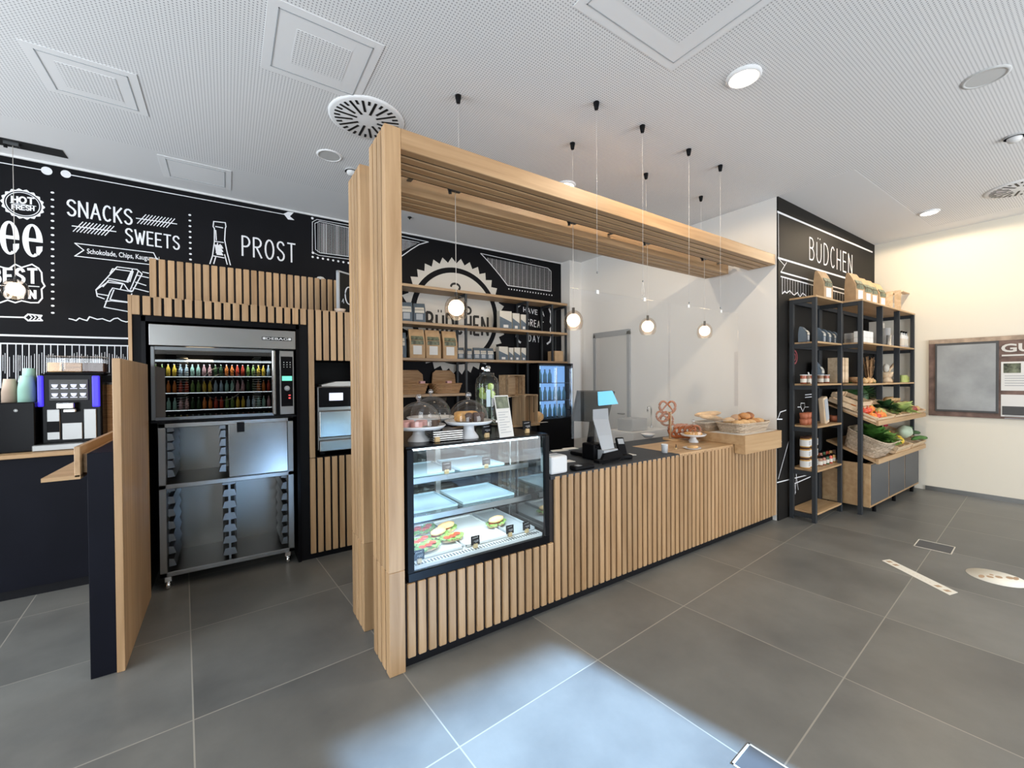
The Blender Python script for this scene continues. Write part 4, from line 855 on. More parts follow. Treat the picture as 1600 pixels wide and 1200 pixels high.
t = thing('prep_box','grey plastic box on the worktop behind the register','box',(4.0,2.8,.93)); a = yp(988,683,3.6); 
t.location = (a.x+.15,3.7,0); W[t.name] = Vector(t.location)
obj('body', MB().box(a.x,a.x+.30,3.6,3.85,.90,1.06,c=.01), 'grey_plastic', t); obj('stand', MB().box(a.x-.1,4.98,3.5,3.95,0,.90), 'white', t)
x = yp(1018,680,3.75).x
t = thing('faucet','chrome swan-neck faucet behind the counter','faucet',(x,3.75,.901)); obj('spout', MB().tube([(x,3.75,.901),(x,3.75,1.16)]+[(x-.04+.04*math.cos(a*PI/6),3.75,1.16+.04*math.sin(a*PI/6)) for a in range(1,7)]+[(x-.08,3.75,1.12)],.012,10), 'chrome', t); obj('base', MB().cyl((x,3.75,.901),.025,.03,16), 'chrome', t)
# ================================================================== things on the display case
def lying(name, mb, m, label, cat, group=None): return tag(obj(name, mb, m), label, cat, group)
TZ = 1.216
def cake_stand(x, y, z, r, hs, label, dome_label, knob=True, seed=0, dome_r=None, dh=None):
    t = thing('cake_stand', label, 'cake stand', (x,y,z), 'cake stands with glass domes')
    obj('plate', MB().lathe([(0,hs),(r*.9,hs),(r,hs+.012),(r*1.01,hs+.008),(r*.9,hs-.010),(.03,hs-.014),(0,hs-.014)],(x,y,z),40), 'china', t)
    obj('pedestal', MB().lathe([(r*.42,0),(r*.40,.012),(r*.24,hs*.45),(r*.22,hs*.7),(r*.27,hs-.014)],(x,y,z),32), 'china', t)
    R = dome_r or r*.84; H = dh or R*.95; zz = z+hs+.003
    d = thing('glass_dome', dome_label, 'glass dome', (x,y,zz), 'glass cake domes')
    obj('bell', MB().lathe([(R,0)]+[(R*math.cos(a*PI/20),.02+H*math.sin(a*PI/20)) for a in range(0,11)],(x,y,zz),40), 'glass_dome', d)
    obj('knob', MB().ball((x,y,zz+.02+H+.028),.019,14).cyl((x,y,zz+.018+H),.010,.012,12), 'glass_knob', d)
    return zz
p = zp(659,692,TZ); p.x = max(p.x,.955); z1 = cake_stand(p.x,p.y+.09,TZ,.16,.085,'white cake stand at the left of the display case, holding pink cakes','front glass dome at the left of the display case')
A1 = (p.x,p.y+.09)
z2 = cake_stand(A1[0]+.22,A1[1]+.33,TZ,.165,.10,'white cake stand behind the left one, near the back of the case','rear glass dome standing behind the left dome',dome_r=.14)
p = zp(741,686,TZ); z3 = cake_stand(p.x,p.y+.07,TZ,.150,.10,'white cake stand in the middle of the display case, under the fruit cake','glass dome covering the yellow loaf cake',dome_r=.125)
A3 = (p.x,p.y+.07)
for k,(dx,dy) in enumerate(((-.09,.0),(-.03,-.04),(.03,.03),(-.04,.07))):
    lying('pink_cake', MB().cyl((A1[0]+dx,A1[1]+dy,z1),.034,.032,18), 'pink', ('pink iced cake at the left on the front stand','pink iced cake in the middle of the front stand','pink iced cake at the right of the pink group','pink iced cake at the back of the front stand')[k], 'cake','pink cakes under the left dome')
for k,(dx,dy) in enumerate(((.075,-.045),(.11,.01))):
    lying('chocolate_cake', MB().cyl((A1[0]+dx,A1[1]+dy,z1),.026,.028,14), 'choc', ('chocolate cake at the front of the left stand','chocolate cake right of the other one on the left stand')[k], 'cake','chocolate cakes under the left dome')
lying('loaf_cake', MB().box(A3[0]-.085,A3[0]+.06,A3[1]-.03,A3[1]+.05,z3,z3+.065,c=.018), 'cake', 'golden sliced loaf cake under the middle glass dome', 'cake')
for k,(dx,dy) in enumerate(((-.03,-.06),(.015,-.065),(.06,-.05))):
    lying('muffin', MB().lathe([(0,0),(.017,0),(.023,.035),(.026,.045),(.018,.058),(0,.062)],(A3[0]+dx,A3[1]+dy,z3),14), 'choc', ('small dark muffin at the left before the loaf cake','small dark muffin in the middle before the loaf cake','small dark muffin at the right before the loaf cake')[k], 'muffin','dark muffins before the loaf cake')
lying('doily', MB().cyl((A3[0],A3[1],z3-.0025),.122,.0015,32), 'paper', 'white paper doily under the loaf cake', 'doily')
# steel tray stack between the stands
p = zp(708,690,TZ); t = thing('tray_stack','stack of thin steel trays between the two white cake stands','trays',(p.x,p.y+.12,TZ))
for k in range(5): obj('tray', MB().box(p.x-.11,p.x+.09,p.y+.04,p.y+.24,TZ+.002+k*.013,TZ+.010+k*.013,c=.003), 'steel_bright', t)
def price_sign(q, lb, s=1.0, rz=0, txt=None):
    t = thing('price_sign', lb, 'price sign', (q[0],q[1],q[2]), 'black price signs')
    T = Matrix.Translation(q) @ Matrix.Rotation(rz,4,'Z') @ Matrix.Scale(s,4)
    obj('holder', MB().box(-.014,.014,-.008,.008,0,.026,c=.002,T=T), 'brass_tag', t)
    T2 = T @ Matrix.Rotation(-.12,4,'X') @ Matrix.Rotation(.06,4,'Y')
    obj('card', MB().box(-.032,.032,-.0015,.0015,.018,.072,T=T2), 'black', t)
    w_ = MB()
    for k, (a, b, z) in enumerate(((-.022,.018,.058),(-.012,.022,.040),(-.002,.022,.034))): w_.tube([(a+(b-a)*j/7,-.0022,z+(.0025 if j%2 else -.0015)+.004*j/7) for j in range(8)],.0009,4,T=T2)
    obj('chalk_writing', w_, 'chalk', t)
for px, py_, lb in ((684,691,'price sign on top of the case beside the left cake stand'),(762,684,'price sign on top of the case beside the middle cake stand'),(825,677,'price sign at the right end of the case top')):
    p = zp(px,py_,TZ); price_sign((p.x,p.y+.01,TZ),lb,1.15,.1)
# menu card
p = zp(797,684,TZ); T = Matrix.Translation((p.x,p.y+.035,TZ)) @ Matrix.Rotation(.12,4,'Z') @ Matrix.Rotation(-.22,4,'X')
t = thing('menu_card','tall leaning menu card with a green photo on top of the display case','menu card',(p.x,p.y+.035,TZ))
obj('card', MB().box(-.058,.058,-.002,.002,.001,.27,T=T), 'paper', t); obj('photo', MB().box(-.052,.052,-.0035,-.002,.185,.262,T=T), 'menu_print', t)
l = MB()
for k in range(9): l.box(-.045,(.04,.0,.03,.01)[k%4],-.003,-.002,.03+k*.016,.034+k*.016,T=T)
obj('print_lines', l, 'grey_plastic', t); obj('stand', MB().box(-.055,.055,0,.05,.0,.004,T=Matrix.Translation((p.x,p.y+.035,TZ))@Matrix.Rotation(.12,4,'Z')), 'glass_dome', t)
# water dispenser with limes
p = yp(760,600,2.85); x, y = p.x, 2.84
t = thing('water_dispenser','tall glass water jar with lime slices, mint and ice at the neck','jar',(x,y,TZ))
obj('jar', MB().lathe([(0,.004),(.085,.004),(.092,.02),(.092,.33),(.082,.375),(.058,.395),(.056,.42)],(x,y,TZ),36), 'jar_glass', t)
obj('water', MB().lathe([(0,.008),(.084,.008),(.087,.03),(.087,.33),(0,.335)],(x,y,TZ),30), 'water', t)
obj('tap', MB().cyl((0,0,0),.012,.05,12,T=Matrix.Translation((x,y-.09,TZ+.05)) @ Matrix.Rotation(PI/2,4,'X')), 'chrome', t)
obj('label_strip', MB().box(x-.062,x-.028,y-.096,y-.092,TZ+.16,TZ+.29), 'tray_blue', t)
rd = random.Random(9); ic = MB()
for k in range(16): a = rd.uniform(0,6.28); r = rd.uniform(.0,.05); T = Matrix.Translation((x+r*math.cos(a),y+r*math.sin(a),TZ+.425+rd.uniform(0,.03))) @ Matrix.Rotation(a,4,'Z'); ic.box(-.013,.013,-.013,.013,0,.022,c=.004,T=T)
o = obj('lid', ic, 'chrome', t)
for k in range(7):
    a = rd.uniform(PI,2*PI); T = Matrix.Translation((x+.055*math.cos(a),y+.055*math.sin(a),TZ+.27+rd.uniform(-.03,.05))) @ Matrix.Rotation(a+PI/2,4,'Z') @ Matrix.Rotation(PI/2,4,'X')
    s_ = obj('lime_slice', MB().cyl((0,0,0),.026,.004,16,T=T), 'lime', t); obj('pulp', MB().cyl((0,0,-.0005),.020,.005,14,T=T), 'leaf_pale', s_)
lf = MB()
for k in range(26):
    a = rd.uniform(0,6.28); r = rd.uniform(.02,.075); T = Matrix.Translation((x+r*math.cos(a),y+r*math.sin(a),TZ+.25+rd.uniform(0,.08))) @ Matrix.Rotation(rd.uniform(0,6),4,'Z') @ Matrix.Rotation(rd.uniform(-1,1),4,'X'); lf.add([(-.016,0,0),(0,-.010,.003),(.016,0,0),(0,.010,.003)],[(0,1,2,3)],T=T)
obj('mint_leaves', lf, 'leaf', t)
# ------------------------------------------------------------------ inside the display case
DZ = .549
def tray(px0, px1, py_, dy, m, lb):
    a = zp(px0,py_[0],DZ); b = zp(px1,py_[1],DZ); return a, b
for (x0,x1,y0,y1), lb in (((.88,1.19,2.30,2.82),'white sandwich tray at the left of the case deck'),((1.21,1.52,2.30,2.82),'white sandwich tray in the middle of the case deck')):
    t = thing('serving_tray', lb, 'tray', ((x0+x1)/2,(y0+y1)/2,.546), 'serving trays in the display case')
    obj('tray', MB().box(x0,x1,y0,y1,.546,.552,c=.002).box(x0,x1,y0,y0+.006,.552,.562).box(x0,x1,y1-.006,y1,.552,.562).box(x0,x0+.006,y0,y1,.552,.562).box(x1-.006,x1,y0,y1,.552,.562), 'china', t)
for x0, x1, z, lb in ((.88,1.20,.993,'pale tray at the left of the upper glass shelf'),(1.24,1.58,.993,'pale tray in the middle of the upper glass shelf'),(.88,1.22,.773,'pale tray with leaves at the left of the lower glass shelf'),(1.26,1.66,.773,'empty pale tray at the right of the lower glass shelf')):
    lying('shelf_tray', MB().box(x0,x1,2.43,2.80,z,z+.004).box(x0,x1,2.43,2.435,z+.004,z+.014).box(x0,x1,2.795,2.80,z+.004,z+.014).box(x0,x0+.005,2.435,2.795,z+.004,z+.014).box(x1-.005,x1,2.435,2.795,z+.004,z+.014), 'tray_blue', lb, 'tray', 'pale trays on the glass shelves')
t = thing('steel_tray','empty steel tray at the right of the case deck','tray',(1.64,2.55,.546)); obj('tray', MB().box(1.54,1.74,2.30,2.82,.546,.552,c=.002).box(1.54,1.545,2.3,2.82,.552,.57).box(1.735,1.74,2.3,2.82,.552,.57), 'light_grey', t)
def sandwich(x, y, z, rz, seed, lb, cut=False):
    t = thing('sandwich', lb, 'sandwich', (x,y,z), 'filled rolls on the case deck'); T = Matrix.Translation((x,y,z)) @ Matrix.Rotation(rz,4,'Z'); rd = random.Random(seed)
    obj('bottom_bread', MB().ball((0,0,.012),.07,14,sc=(1.15,.62,.2),T=T), 'sandwich', t)
    lf = MB()
    for k in range(14):
        a = 2*PI*k/14; T2 = T @ Matrix.Translation((.072*math.cos(a)*1.05,.04*math.sin(a),.024)) @ Matrix.Rotation(a,4,'Z') @ Matrix.Rotation(rd.uniform(-.4,.4),4,'Y'); lf.add([(-.02,-.014,0),(.012,-.016,.006),(.018,0,-.004),(.012,.016,.006),(-.02,.014,0)],[(0,1,2,3,4)],T=T2)
    obj('lettuce', lf, 'leaf_light', t)
    for k in range(3): obj('tomato_slice', MB().cyl((-.04+.04*k,.004*(-1)**k,.026+.003*k),.022,.005,14,T=T), 'tomato', t)
    if not cut: obj('top_bread', MB().ball((0,.012,.046),.066,14,sc=(1.1,.5,.24),jit=.05,T=T @ Matrix.Rotation(.25,4,'X')), 'bread_pale', t)
sp = [(660,852,.4,1),(672,860,.3,1),(688,842,.5,0),(710,845,.2,1),(668,832,.6,1),(700,832,.3,0),(779,822,.3,0),(650,836,.5,1)]
lbs = ['open tomato roll nearest the front left corner of the case','open tomato roll beside the front left price sign','closed roll behind the open tomato rolls','open salami roll at the right of the left tray','green-topped roll at the back of the left tray','closed roll at the rear middle of the deck','single baguette sandwich alone on the middle tray','open roll against the left wall of the case']
for (px,py_,rz,cut), lb in zip(sp,lbs):
    q = zp(px,py_,.56); sandwich(max(q.x,.945),q.y+.03,.553,rz,px,lb,cut)
for px, py_, z, lb in ((655,880,.546,'price sign in the front left corner of the case deck'),(743,856,.546,'price sign in the middle of the case deck'),(797,838,.546,'price sign before the single baguette'),(823,832,.546,'rightmost price sign on the case deck')):
    q = zp(px,py_,z); price_sign((q.x,max(q.y,2.25),z),lb,1.0,.1)
for px, z, lb in ((698,.992,'left price sign on the upper glass shelf'),(760,.992,'right price sign on the upper glass shelf')):
    q = yp(px,735,2.42); price_sign((q.x,2.42,z),lb,1.0,.1)
# ================================================================== counter top things
CTZ = .926
t = thing('card_terminal_box','white rounded box standing at the left end of the worktop','box',(1.87,2.28,CTZ))
a, b = yp(859,742,2.23), yp(887,742,2.23)
obj('body', MB().box(a.x,b.x-.01,2.215,2.34,CTZ,CTZ+.125,c=.016), 'white', t); obj('slot', MB().box(a.x+.01,b.x-.03,2.26,2.29,CTZ+.1252,CTZ+.127), 'light_grey', t)
# register
def R_(px,py_,Y): return yp(px,py_,Y)
t = thing('cash_register','black point of sale monitor on a pedestal, seen from behind','register',(2.45,2.55,CTZ))
q = [R_(906,613,2.62),R_(960,610,2.50),R_(952,648,2.47),R_(941,661,2.50),R_(896,658,2.62)]
q = [R_(905,612,2.60),R_(961,612,2.60),R_(949,660,2.52),R_(896,658,2.52)]
obj('monitor', MB().prism(q,(.0,.028,.010)), 'screen', t)
c_ = (q[0]+q[1]+q[2]+q[3])/4
obj('neck', MB().tube([(c_.x,2.58,CTZ+.03),(c_.x-.01,2.60,CTZ+.12),(c_.x,2.57,c_.z-.03)],.032,10), 'black', t)
obj('foot', MB().box(c_.x-.11,c_.x+.13,2.48,2.75,CTZ,CTZ+.03,c=.008), 'black', t)
obj('printer', MB().box(c_.x-.15,c_.x-.02,2.42,2.56,CTZ,CTZ+.13,c=.012).box(c_.x-.13,c_.x-.04,2.41,2.43,CTZ+.10,CTZ+.115), 'black', t)
obj('cable', MB().tube([(c_.x-.03,2.57,c_.z-.06),(c_.x-.06,2.52,c_.z-.12),(c_.x-.02,2.50,c_.z-.15),(c_.x+.02,2.52,c_.z-.10)],.004,6), 'black', t)
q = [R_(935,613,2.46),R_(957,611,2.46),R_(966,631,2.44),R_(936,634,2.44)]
o = obj('plexi_reflection', MB().prism(q,(0,.010,.004)), 'reflection_blue', t, label='blue glowing quad imitating a reflection in the plexiglass'); cq = (q[0]+q[2])/2  # glowing quad painted where the plexiglass reflects blue, no real screen
obj('arm', MB().tube([(cq.x,cq.y+.01,cq.z),(cq.x,2.56,cq.z-.03)],.010,8), 'black', o)  # added arm that holds the blue reflection quad
t = thing('card_holder','tall curved light grey acrylic stand beside the register','stand',(2.4,2.38,CTZ))
pr = [(0,0),(.012,.10),(.004,.20),(-.015,.26)]; mb = MB(); a, b = R_(941,703,2.38), R_(957,698,2.38)
x0, x1 = R_(930,690,2.38).x, R_(953,690,2.38).x
pp = [(R_(941,704,2.38),R_(960,700,2.38)),(R_(934,680,2.40),R_(956,680,2.40)),(R_(927,655,2.43),R_(951,655,2.43)),(R_(927,640,2.42),R_(950,638,2.42))]
vs = []
for l_, r_ in pp: vs += [l_, r_]
n = len(vs); vs2 = [v+Vector((0,.006,0)) for v in vs]
mb.add(vs+vs2, [(0,1,3,2),(2,3,5,4),(4,5,7,6)]+[(8,10,11,9),(10,12,13,11),(12,14,15,13)]+[(0,2,10,8),(2,4,12,10),(4,6,14,12),(1,9,11,3),(3,11,13,5),(5,13,15,7),(6,7,15,14),(0,8,9,1)])
lo = min(v.z for v in vs); t.location = (vs[0].x,2.38,CTZ); W[t.name] = Vector(t.location)
obj('panel', mb, 'light_grey', t); obj('foot', MB().box(vs[0].x-.01,vs[1].x+.01,2.35,2.45,CTZ,lo+.004,c=.002), 'light_grey', t)
t = thing('payment_terminal','black handheld card reader propped in its cradle at the counter front','card reader',(2.75,2.33,CTZ),'card readers on the counter')
q = zp(970,716,CTZ); T = Matrix.Translation((q.x+.02,2.36,CTZ)) @ Matrix.Rotation(-.35,4,'Z') 
obj('cradle', MB().box(-.06,.06,-.06,.06,0,.035,c=.010,T=T), 'black', t)
o = obj('handset', MB().box(-.036,.036,-.016,.012,0,.15,c=.008,T=T @ Matrix.Translation((0,.0,.025)) @ Matrix.Rotation(-.45,4,'X')), 'black', t)
obj('display', MB().box(-.026,.026,-.018,-.0165,.09,.135,T=T @ Matrix.Translation((0,.0,.025)) @ Matrix.Rotation(-.45,4,'X')), 'grey_plastic', o)
obj('cable', MB().tube([(q.x-.04,2.33,CTZ+.02),(q.x-.12,2.27,CTZ+.012),(q.x-.22,2.25,CTZ+.012),(q.x-.34,2.245,CTZ+.012)],.004,6), 'black', t)
t = thing('payment_terminal','small black card reader lying at the counter edge','card reader',(2.25,2.24,CTZ),'card readers on the counter')
q = zp(905,733,CTZ); obj('body', MB().box(q.x-.07,q.x+.12,2.215,2.29,CTZ,CTZ+.03,c=.010), 'black', t); obj('display', MB().box(q.x-.04,q.x+.0,2.225,2.265,CTZ+.030,CTZ+.032), 'light_grey', t)
t = thing('cash_unit','low black sloped cash unit behind the card readers','cash unit',(2.4,2.42,CTZ))
q = zp(945,718,CTZ); obj('body', MB().prism([(q.x-.16,2.31,CTZ),(q.x+.13,2.31,CTZ),(q.x+.13,2.31,CTZ+.03),(q.x-.16,2.31,CTZ+.02)],(0,.06,0)).prism([(q.x-.12,2.315,CTZ+.02),(q.x+.13,2.315,CTZ+.028),(q.x+.10,2.34,CTZ+.075),(q.x-.06,2.34,CTZ+.065)],(0,.028,0)), 'black', t)
for k,(px,py_,w_,lb) in enumerate(((876,700,.09,'cream paper napkin at the left behind the white box'),(893,697,.08,'cream paper slip beside the register foot'),(890,716,.05,'small paper slip near the white box'),(986,706,.05,'crumpled receipt right of the card reader'))):
    q = zp(px,py_,CTZ+.03); lying('paper_slip', MB().prism([(q.x-w_,q.y,CTZ),(q.x+w_*.9,q.y-.02,CTZ),(q.x+w_,q.y+.06,CTZ),(q.x-w_*.6,q.y+.08,CTZ)],(0,0,.004)), 'paper', lb,'paper','paper slips on the worktop')
# bowl, cup, price sign, pretzels, cakes
q = zp(1016,684,CTZ); lying('bowl', MB().lathe([(0,.004),(.035,.004),(.075,.040),(.080,.042),(.078,.036),(.040,0),(0,0)],(q.x,q.y+.03,CTZ),30), 'china','shallow white bowl on the oak worktop','bowl')
q = zp(1043,708,CTZ); lying('cup', MB().lathe([(0,0),(.026,0),(.029,.07),(.032,.075),(.029,.075),(.026,.006),(0,.006)],(q.x,q.y+.03,CTZ),24), 'china','small white china cup on the worktop edge','cup')
q = zp(1057,702,CTZ); t = thing('price_sign','tilted diamond-shaped black price sign beside the white cup','price sign',(q.x,q.y,CTZ),'black price signs')
T = Matrix.Translation((q.x,q.y+.01,CTZ+.006)) @ Matrix.Rotation(.5,4,'Z') @ Matrix.Rotation(PI/4,4,'Y'); obj('card', MB().box(0,.052,-.002,.002,0,.052,T=T), 'black', t); obj('chalk_writing', MB().tube([(.014,-.003,.03),(.02,-.003,.036),(.026,-.003,.028),(.034,-.003,.036)],.0015,5,T=T), 'chalk', t); obj('holder', MB().box(q.x-.01,q.x+.01,q.y,q.y+.02,CTZ,CTZ+.012), 'brass_tag', t)
# pretzel stand
q = zp(1048,688,CTZ+.0); px_, py0 = q.x+.02, q.y+.02
t = thing('pretzel_stand','oak post stand with pegs carrying hanging pretzels','stand',(px_,py0,CTZ))
obj('base', MB().cyl((px_+.06,py0,CTZ),.11,.016,28), 'oak_board', t); obj('post', MB().box(px_-.012,px_+.012,py0-.012,py0+.012,CTZ+.016,CTZ+.30,c=.002), 'oak_z', t)
def pretzel_mb(s_):
    pts = []
    for k in range(45):
        a = -PI*.86+2*PI*.86*k/44; x = math.sin(a)*.062*(1 if abs(a) < 2.0 else 1); z = -math.cos(a)*.050
        pts.append([x,0,z])
    A = [(.0,-.005,.045),(-.030,-.012,.0),(-.040,-.012,-.035)]; p2 = [(.016,0,.043)]
    path = [(-.046,-.012,-.030),(-.022,-.012,.005),(.004,-.006,.034),(.030,0,.052),(.054,0,.040),(.064,0,.008),(.050,0,-.030),(.02,0,-.050),(-.02,0,-.050),(-.050,0,-.030),(-.064,0,.008),(-.054,0,.040),(-.030,0,.052),(-.004,.006,.034),(.022,-.012,.005),(.046,-.012,-.030)]
    # smooth the path
    P_ = [Vector(p) for p in path]; out = []
    for i in range(len(P_)-1):
        p0, p1, p2_, p3 = P_[max(i-1,0)], P_[i], P_[i+1], P_[min(i+2,len(P_)-1)]
        for j in range(4):
            u = j/4; out.append(.5*((2*p1)+(p2_-p0)*u+(2*p0-5*p1+4*p2_-p3)*u*u+(3*p1-p0-3*p2_+p3)*u**3))
    out.append(P_[-1]); n = len(out); return out, [ (.0055+.0065*math.sin(PI*i/(n-1))) for i in range(n)]
po, pr_ = pretzel_mb(1)
pm = MB().tube(po,.01,9,rr=pr_); p0_ = None
for k, (dx,dy,dz,rz,sc,lb) in enumerate(((-.005,.03,.345,-.95,1.25,'large pretzel standing upright at the top of the stand'),(-.065,.045,.25,-1.0,1.0,'pretzel hooked on the left peg of the stand'),(.05,-.045,.10,-.75,1.3,'leftmost pretzel of the row leaning at the stand foot'),(.085,-.085,.10,-.8,1.25,'second pretzel of the row leaning at the stand foot'),(.115,-.125,.10,-.85,1.25,'third pretzel of the row leaning at the stand foot'),(.145,-.165,.095,-.9,1.2,'last pretzel of the row leaning at the stand foot'),(.04,.07,.20,-.9,1.0,'pretzel on the right peg of the stand'))):
    if p0_ is None:
        p0_ = obj('pretzel', pm, 'pretzel', loc=(0,0,0)); tag(p0_,lb,'pretzel','pretzels on the stand'); p0_.location = (px_+dx,py0+dy,CTZ+dz); p0_.rotation_euler = (0,0,rz); p0_.scale = (sc,)*3
    else: dup(p0_,(px_+dx,py0+dy,CTZ+dz),rz,lb,sc=sc)
obj('peg', MB().tube([(px_,py0,CTZ+.28),(px_-.07,py0-.01,CTZ+.30)],.005,6), 'oak_x', t); obj('peg', MB().tube([(px_,py0,CTZ+.22),(px_+.07,py0+.03,CTZ+.24)],.005,6), 'oak_x', t)
obj('tray', MB().box(px_+.0,px_+.20,py0-.22,py0+.02,CTZ+.001,CTZ+.014), 'oak_board', t)
q = zp(1093,692,CTZ); zz = cake_stand(q.x,q.y+.07,CTZ,.125,.075,'small white cake stand before the oak tray box','glass dome over the flat tart near the bread basket',dome_r=.105,dh=.09)
lying('flat_tart', MB().lathe([(0,0),(.085,0),(.09,.012),(.08,.02),(0,.018)],(q.x,q.y+.07,zz),28), 'cake','flat golden tart under the small glass dome','tart')
q = zp(1086,702,CTZ); t = thing('plate','small white plate on the worktop edge below the cake stand','plate',(q.x,q.y+.03,CTZ)); obj('dish', MB().lathe([(0,.003),(.05,.003),(.078,.014),(.08,.012),(.05,0),(0,0)],(q.x,q.y+.03,CTZ),32), 'china', t)
lying('pastry', MB().ball((q.x+.01,q.y+.03,CTZ+.016),.058,14,sc=(1.05,.7,.28),jit=.08), 'bread_pale','flat berry pastry on the small plate','pastry')
# bread basket on the tray box
x0, x1, y0, y1 = 4.18, 4.80, 2.14, 2.44
bk2 = basket('bread_basket',.62,.33,.095,'wicker_grey','pale woven bread basket on the oak tray box','bread baskets',.86); bk2['category'] = 'basket'
bk2.location = (4.50,2.30,1.026); 
lying('napkin', MB().box(4.14,4.82,2.12,2.46,1.0225,1.0245), 'paper','white cloth under the bread basket','cloth')
dup(bk2,(4.42,2.585,1.0232),0,'second woven basket behind the bread basket','bread baskets',sc=(.8,.6,.9))
rd = random.Random(4); r0 = None
rl = [(-.22,-.06,.07,'bread_pale'),(-.12,-.07,.075,'bread_pale'),(-.01,-.08,.07,'bread_pale'),(.10,-.07,.07,'bread'),(.20,-.06,.07,'bread_pale'),(-.18,.05,.09,'bread_pale'),(-.06,.04,.115,'bread'),(.05,.03,.12,'bread_dark'),(.15,.04,.11,'bread_dark'),(.24,.05,.085,'bread_pale'),(-.01,-.02,.135,'bread'),(.09,-.01,.135,'bread_dark')]
wd = ['leftmost pale roll in the front row of the basket','second pale roll in the front row of the basket','middle pale roll in the front row','brown roll right of the middle in the front row','rightmost roll in the front row','leftmost roll in the back row','golden roll in the back row beside the leftmost one','dark roll in the middle of the back row','dark roll right of the middle in the back row','rightmost small roll at the raised basket end','golden roll on top of the heap, left','dark brown roll on top of the heap, right']
for k, ((dx,dy,dz,m), lb) in enumerate(zip(rl,wd)):
    x, y, z = 4.50+dx, 2.30+dy, 1.046+dz
    lying('bread_roll', MB().ball((x,y,z),.062,16,sc=(1.05,.85,.62),jit=.05,seed=k), m, lb, 'bread roll', 'rolls heaped in the bread basket')
for k, lb in enumerate(('upper baguette lying in the rear basket','lower baguette lying in the rear basket')):
    lying('baguette', MB().tube([(4.12+.06*i,2.56+.045*k,1.19-.010*i*(1-k)) for i in range(9)],.03,10,rr=[.012,.024,.028,.03,.03,.03,.028,.024,.012]), 'bread_pale', lb,'baguette','baguettes in the rear basket')
# ================================================================== dark metal shelving at the chalkboard wall
PW = .04
def unit(name, x0, x1, y0, y1, zt, levels, posts, label):
    t = thing(name, label, 'shelf', ((x0+x1)/2,(y0+y1)/2,0), 'dark metal shelving units')
    for x in posts:
        for y in (y0,y1-PW):
            if x in (6.70,7.38): obj('post', MB().box(x,x+.016,y,y+.06,0 if y > y0 else 1.30,zt-.02,c=.002), 'anthracite', t)
            else: obj('post', MB().box(x,x+PW,y,y+PW,0,zt-.02,c=.002), 'anthracite', t)
    for z in levels:
        for x in (posts[0],posts[-1]): obj('side_rail', MB().box(x+.006,x+PW-.006,y0+PW,y1-PW,z-.065,z-.02), 'anthracite', t)
        obj('rear_rail', MB().box(x0+PW,x1-PW,y1-PW,y1-.02,z-.065,z-.02), 'anthracite', t)
        obj('board', MB().box(x0+(PW if z < zt-.05 else 0),x1-(PW if z < zt-.05 else 0),y0-.004,y1,z-.02,z,c=.002), 'oak_board', t)
    return t
unit('metal_shelf',5.25,5.995,1.91,2.17,2.47,(2.47,1.975,1.512,1.05,.57,.105),(5.25,5.955),'narrow dark metal shelf unit with oak boards nearest the counter')
u2 = unit('metal_shelf',6.00,8.075,1.73,2.17,2.475,(2.475,1.985,1.505),(6.00,6.70,7.38,8.035),'wide dark metal shelf unit with produce displays in the corner')
for nm, zf, zb in (('upper',1.035,1.25),('lower',.60,.80)):
    o = obj('tilted_shelf', MB().prism([(6.07,1.62,zf),(6.07,2.10,zb),(6.07,2.10,zb+.018),(6.07,1.62,zf+.018)],(1.94,0,0)), 'oak_board', u2)
    obj('front_lip', MB().prism([(6.07,1.60,zf-.005),(6.07,1.62,zf-.005),(6.07,1.62,zf+.05),(6.07,1.60,zf+.05)],(1.94,0,0)), 'oak_board', o)
t = thing('base_cabinet','low oak cabinet with three grey doors under the produce shelves','cabinet',(7.03,1.9,.08))
obj('body', MB().box(6.07,8.015,1.675,1.725,.085,.585).box(6.07,6.09,1.725,2.16,.085,.585), 'oak_board', t)
for k in range(3): obj('door', MB().box(6.095+k*.645,6.095+k*.645+.605,1.668,1.676,.11,.575,c=.002), 'anthracite_panel', t)
for x in (6.3,7.03,7.8): obj('foot', MB().cyl((x,1.70,0),.02,.087,12), 'black', t)
# ---- top row
tb = b0
def px_x(px, Y): return yp(px,480,Y).x
for k,(x,y,s_,rz,lb) in enumerate(((px_x(1286,2.06),2.06,.95,-.12,'kraft bag standing alone on top of the narrow metal shelf'),(px_x(1335,1.92),1.92,1.0,-.12,'first of four kraft bags on top of the wide shelf, nearest the counter'),(px_x(1348,1.92),1.92,.95,-.12,'second kraft bag on top of the wide shelf'),(px_x(1361,1.9),1.92,.95,-.12,'third kraft bag on top of the wide shelf'),(px_x(1374,1.9),1.92,.95,-.12,'fourth kraft bag on top of the wide shelf, beside the wine crate'))):
    dup(b0,(x,y,2.478),rz,lb,'kraft bags on the metal shelves',sc=s_)
cr = crate(.50,.30,.26,'crate_light','pale wooden crate lying open on top of the wide shelf','pale wooden crates at the metal shelves',3); x = px_x(1400,1.9); cr.location = (x,2.04,2.478+.15); cr.rotation_euler = (PI/2,0,.0)
for k in range(3): tag(obj('paper_packet', MB().box(x-.17+k*.12,x-.09+k*.12,1.95,2.05,2.49,2.66,c=.006), ('pink','kraft_pale','beige_card')[k]), ('pink packet inside the pale top crate','brown packet inside the pale top crate','cream packet inside the pale top crate')[k],'packet','packets in the top crate')
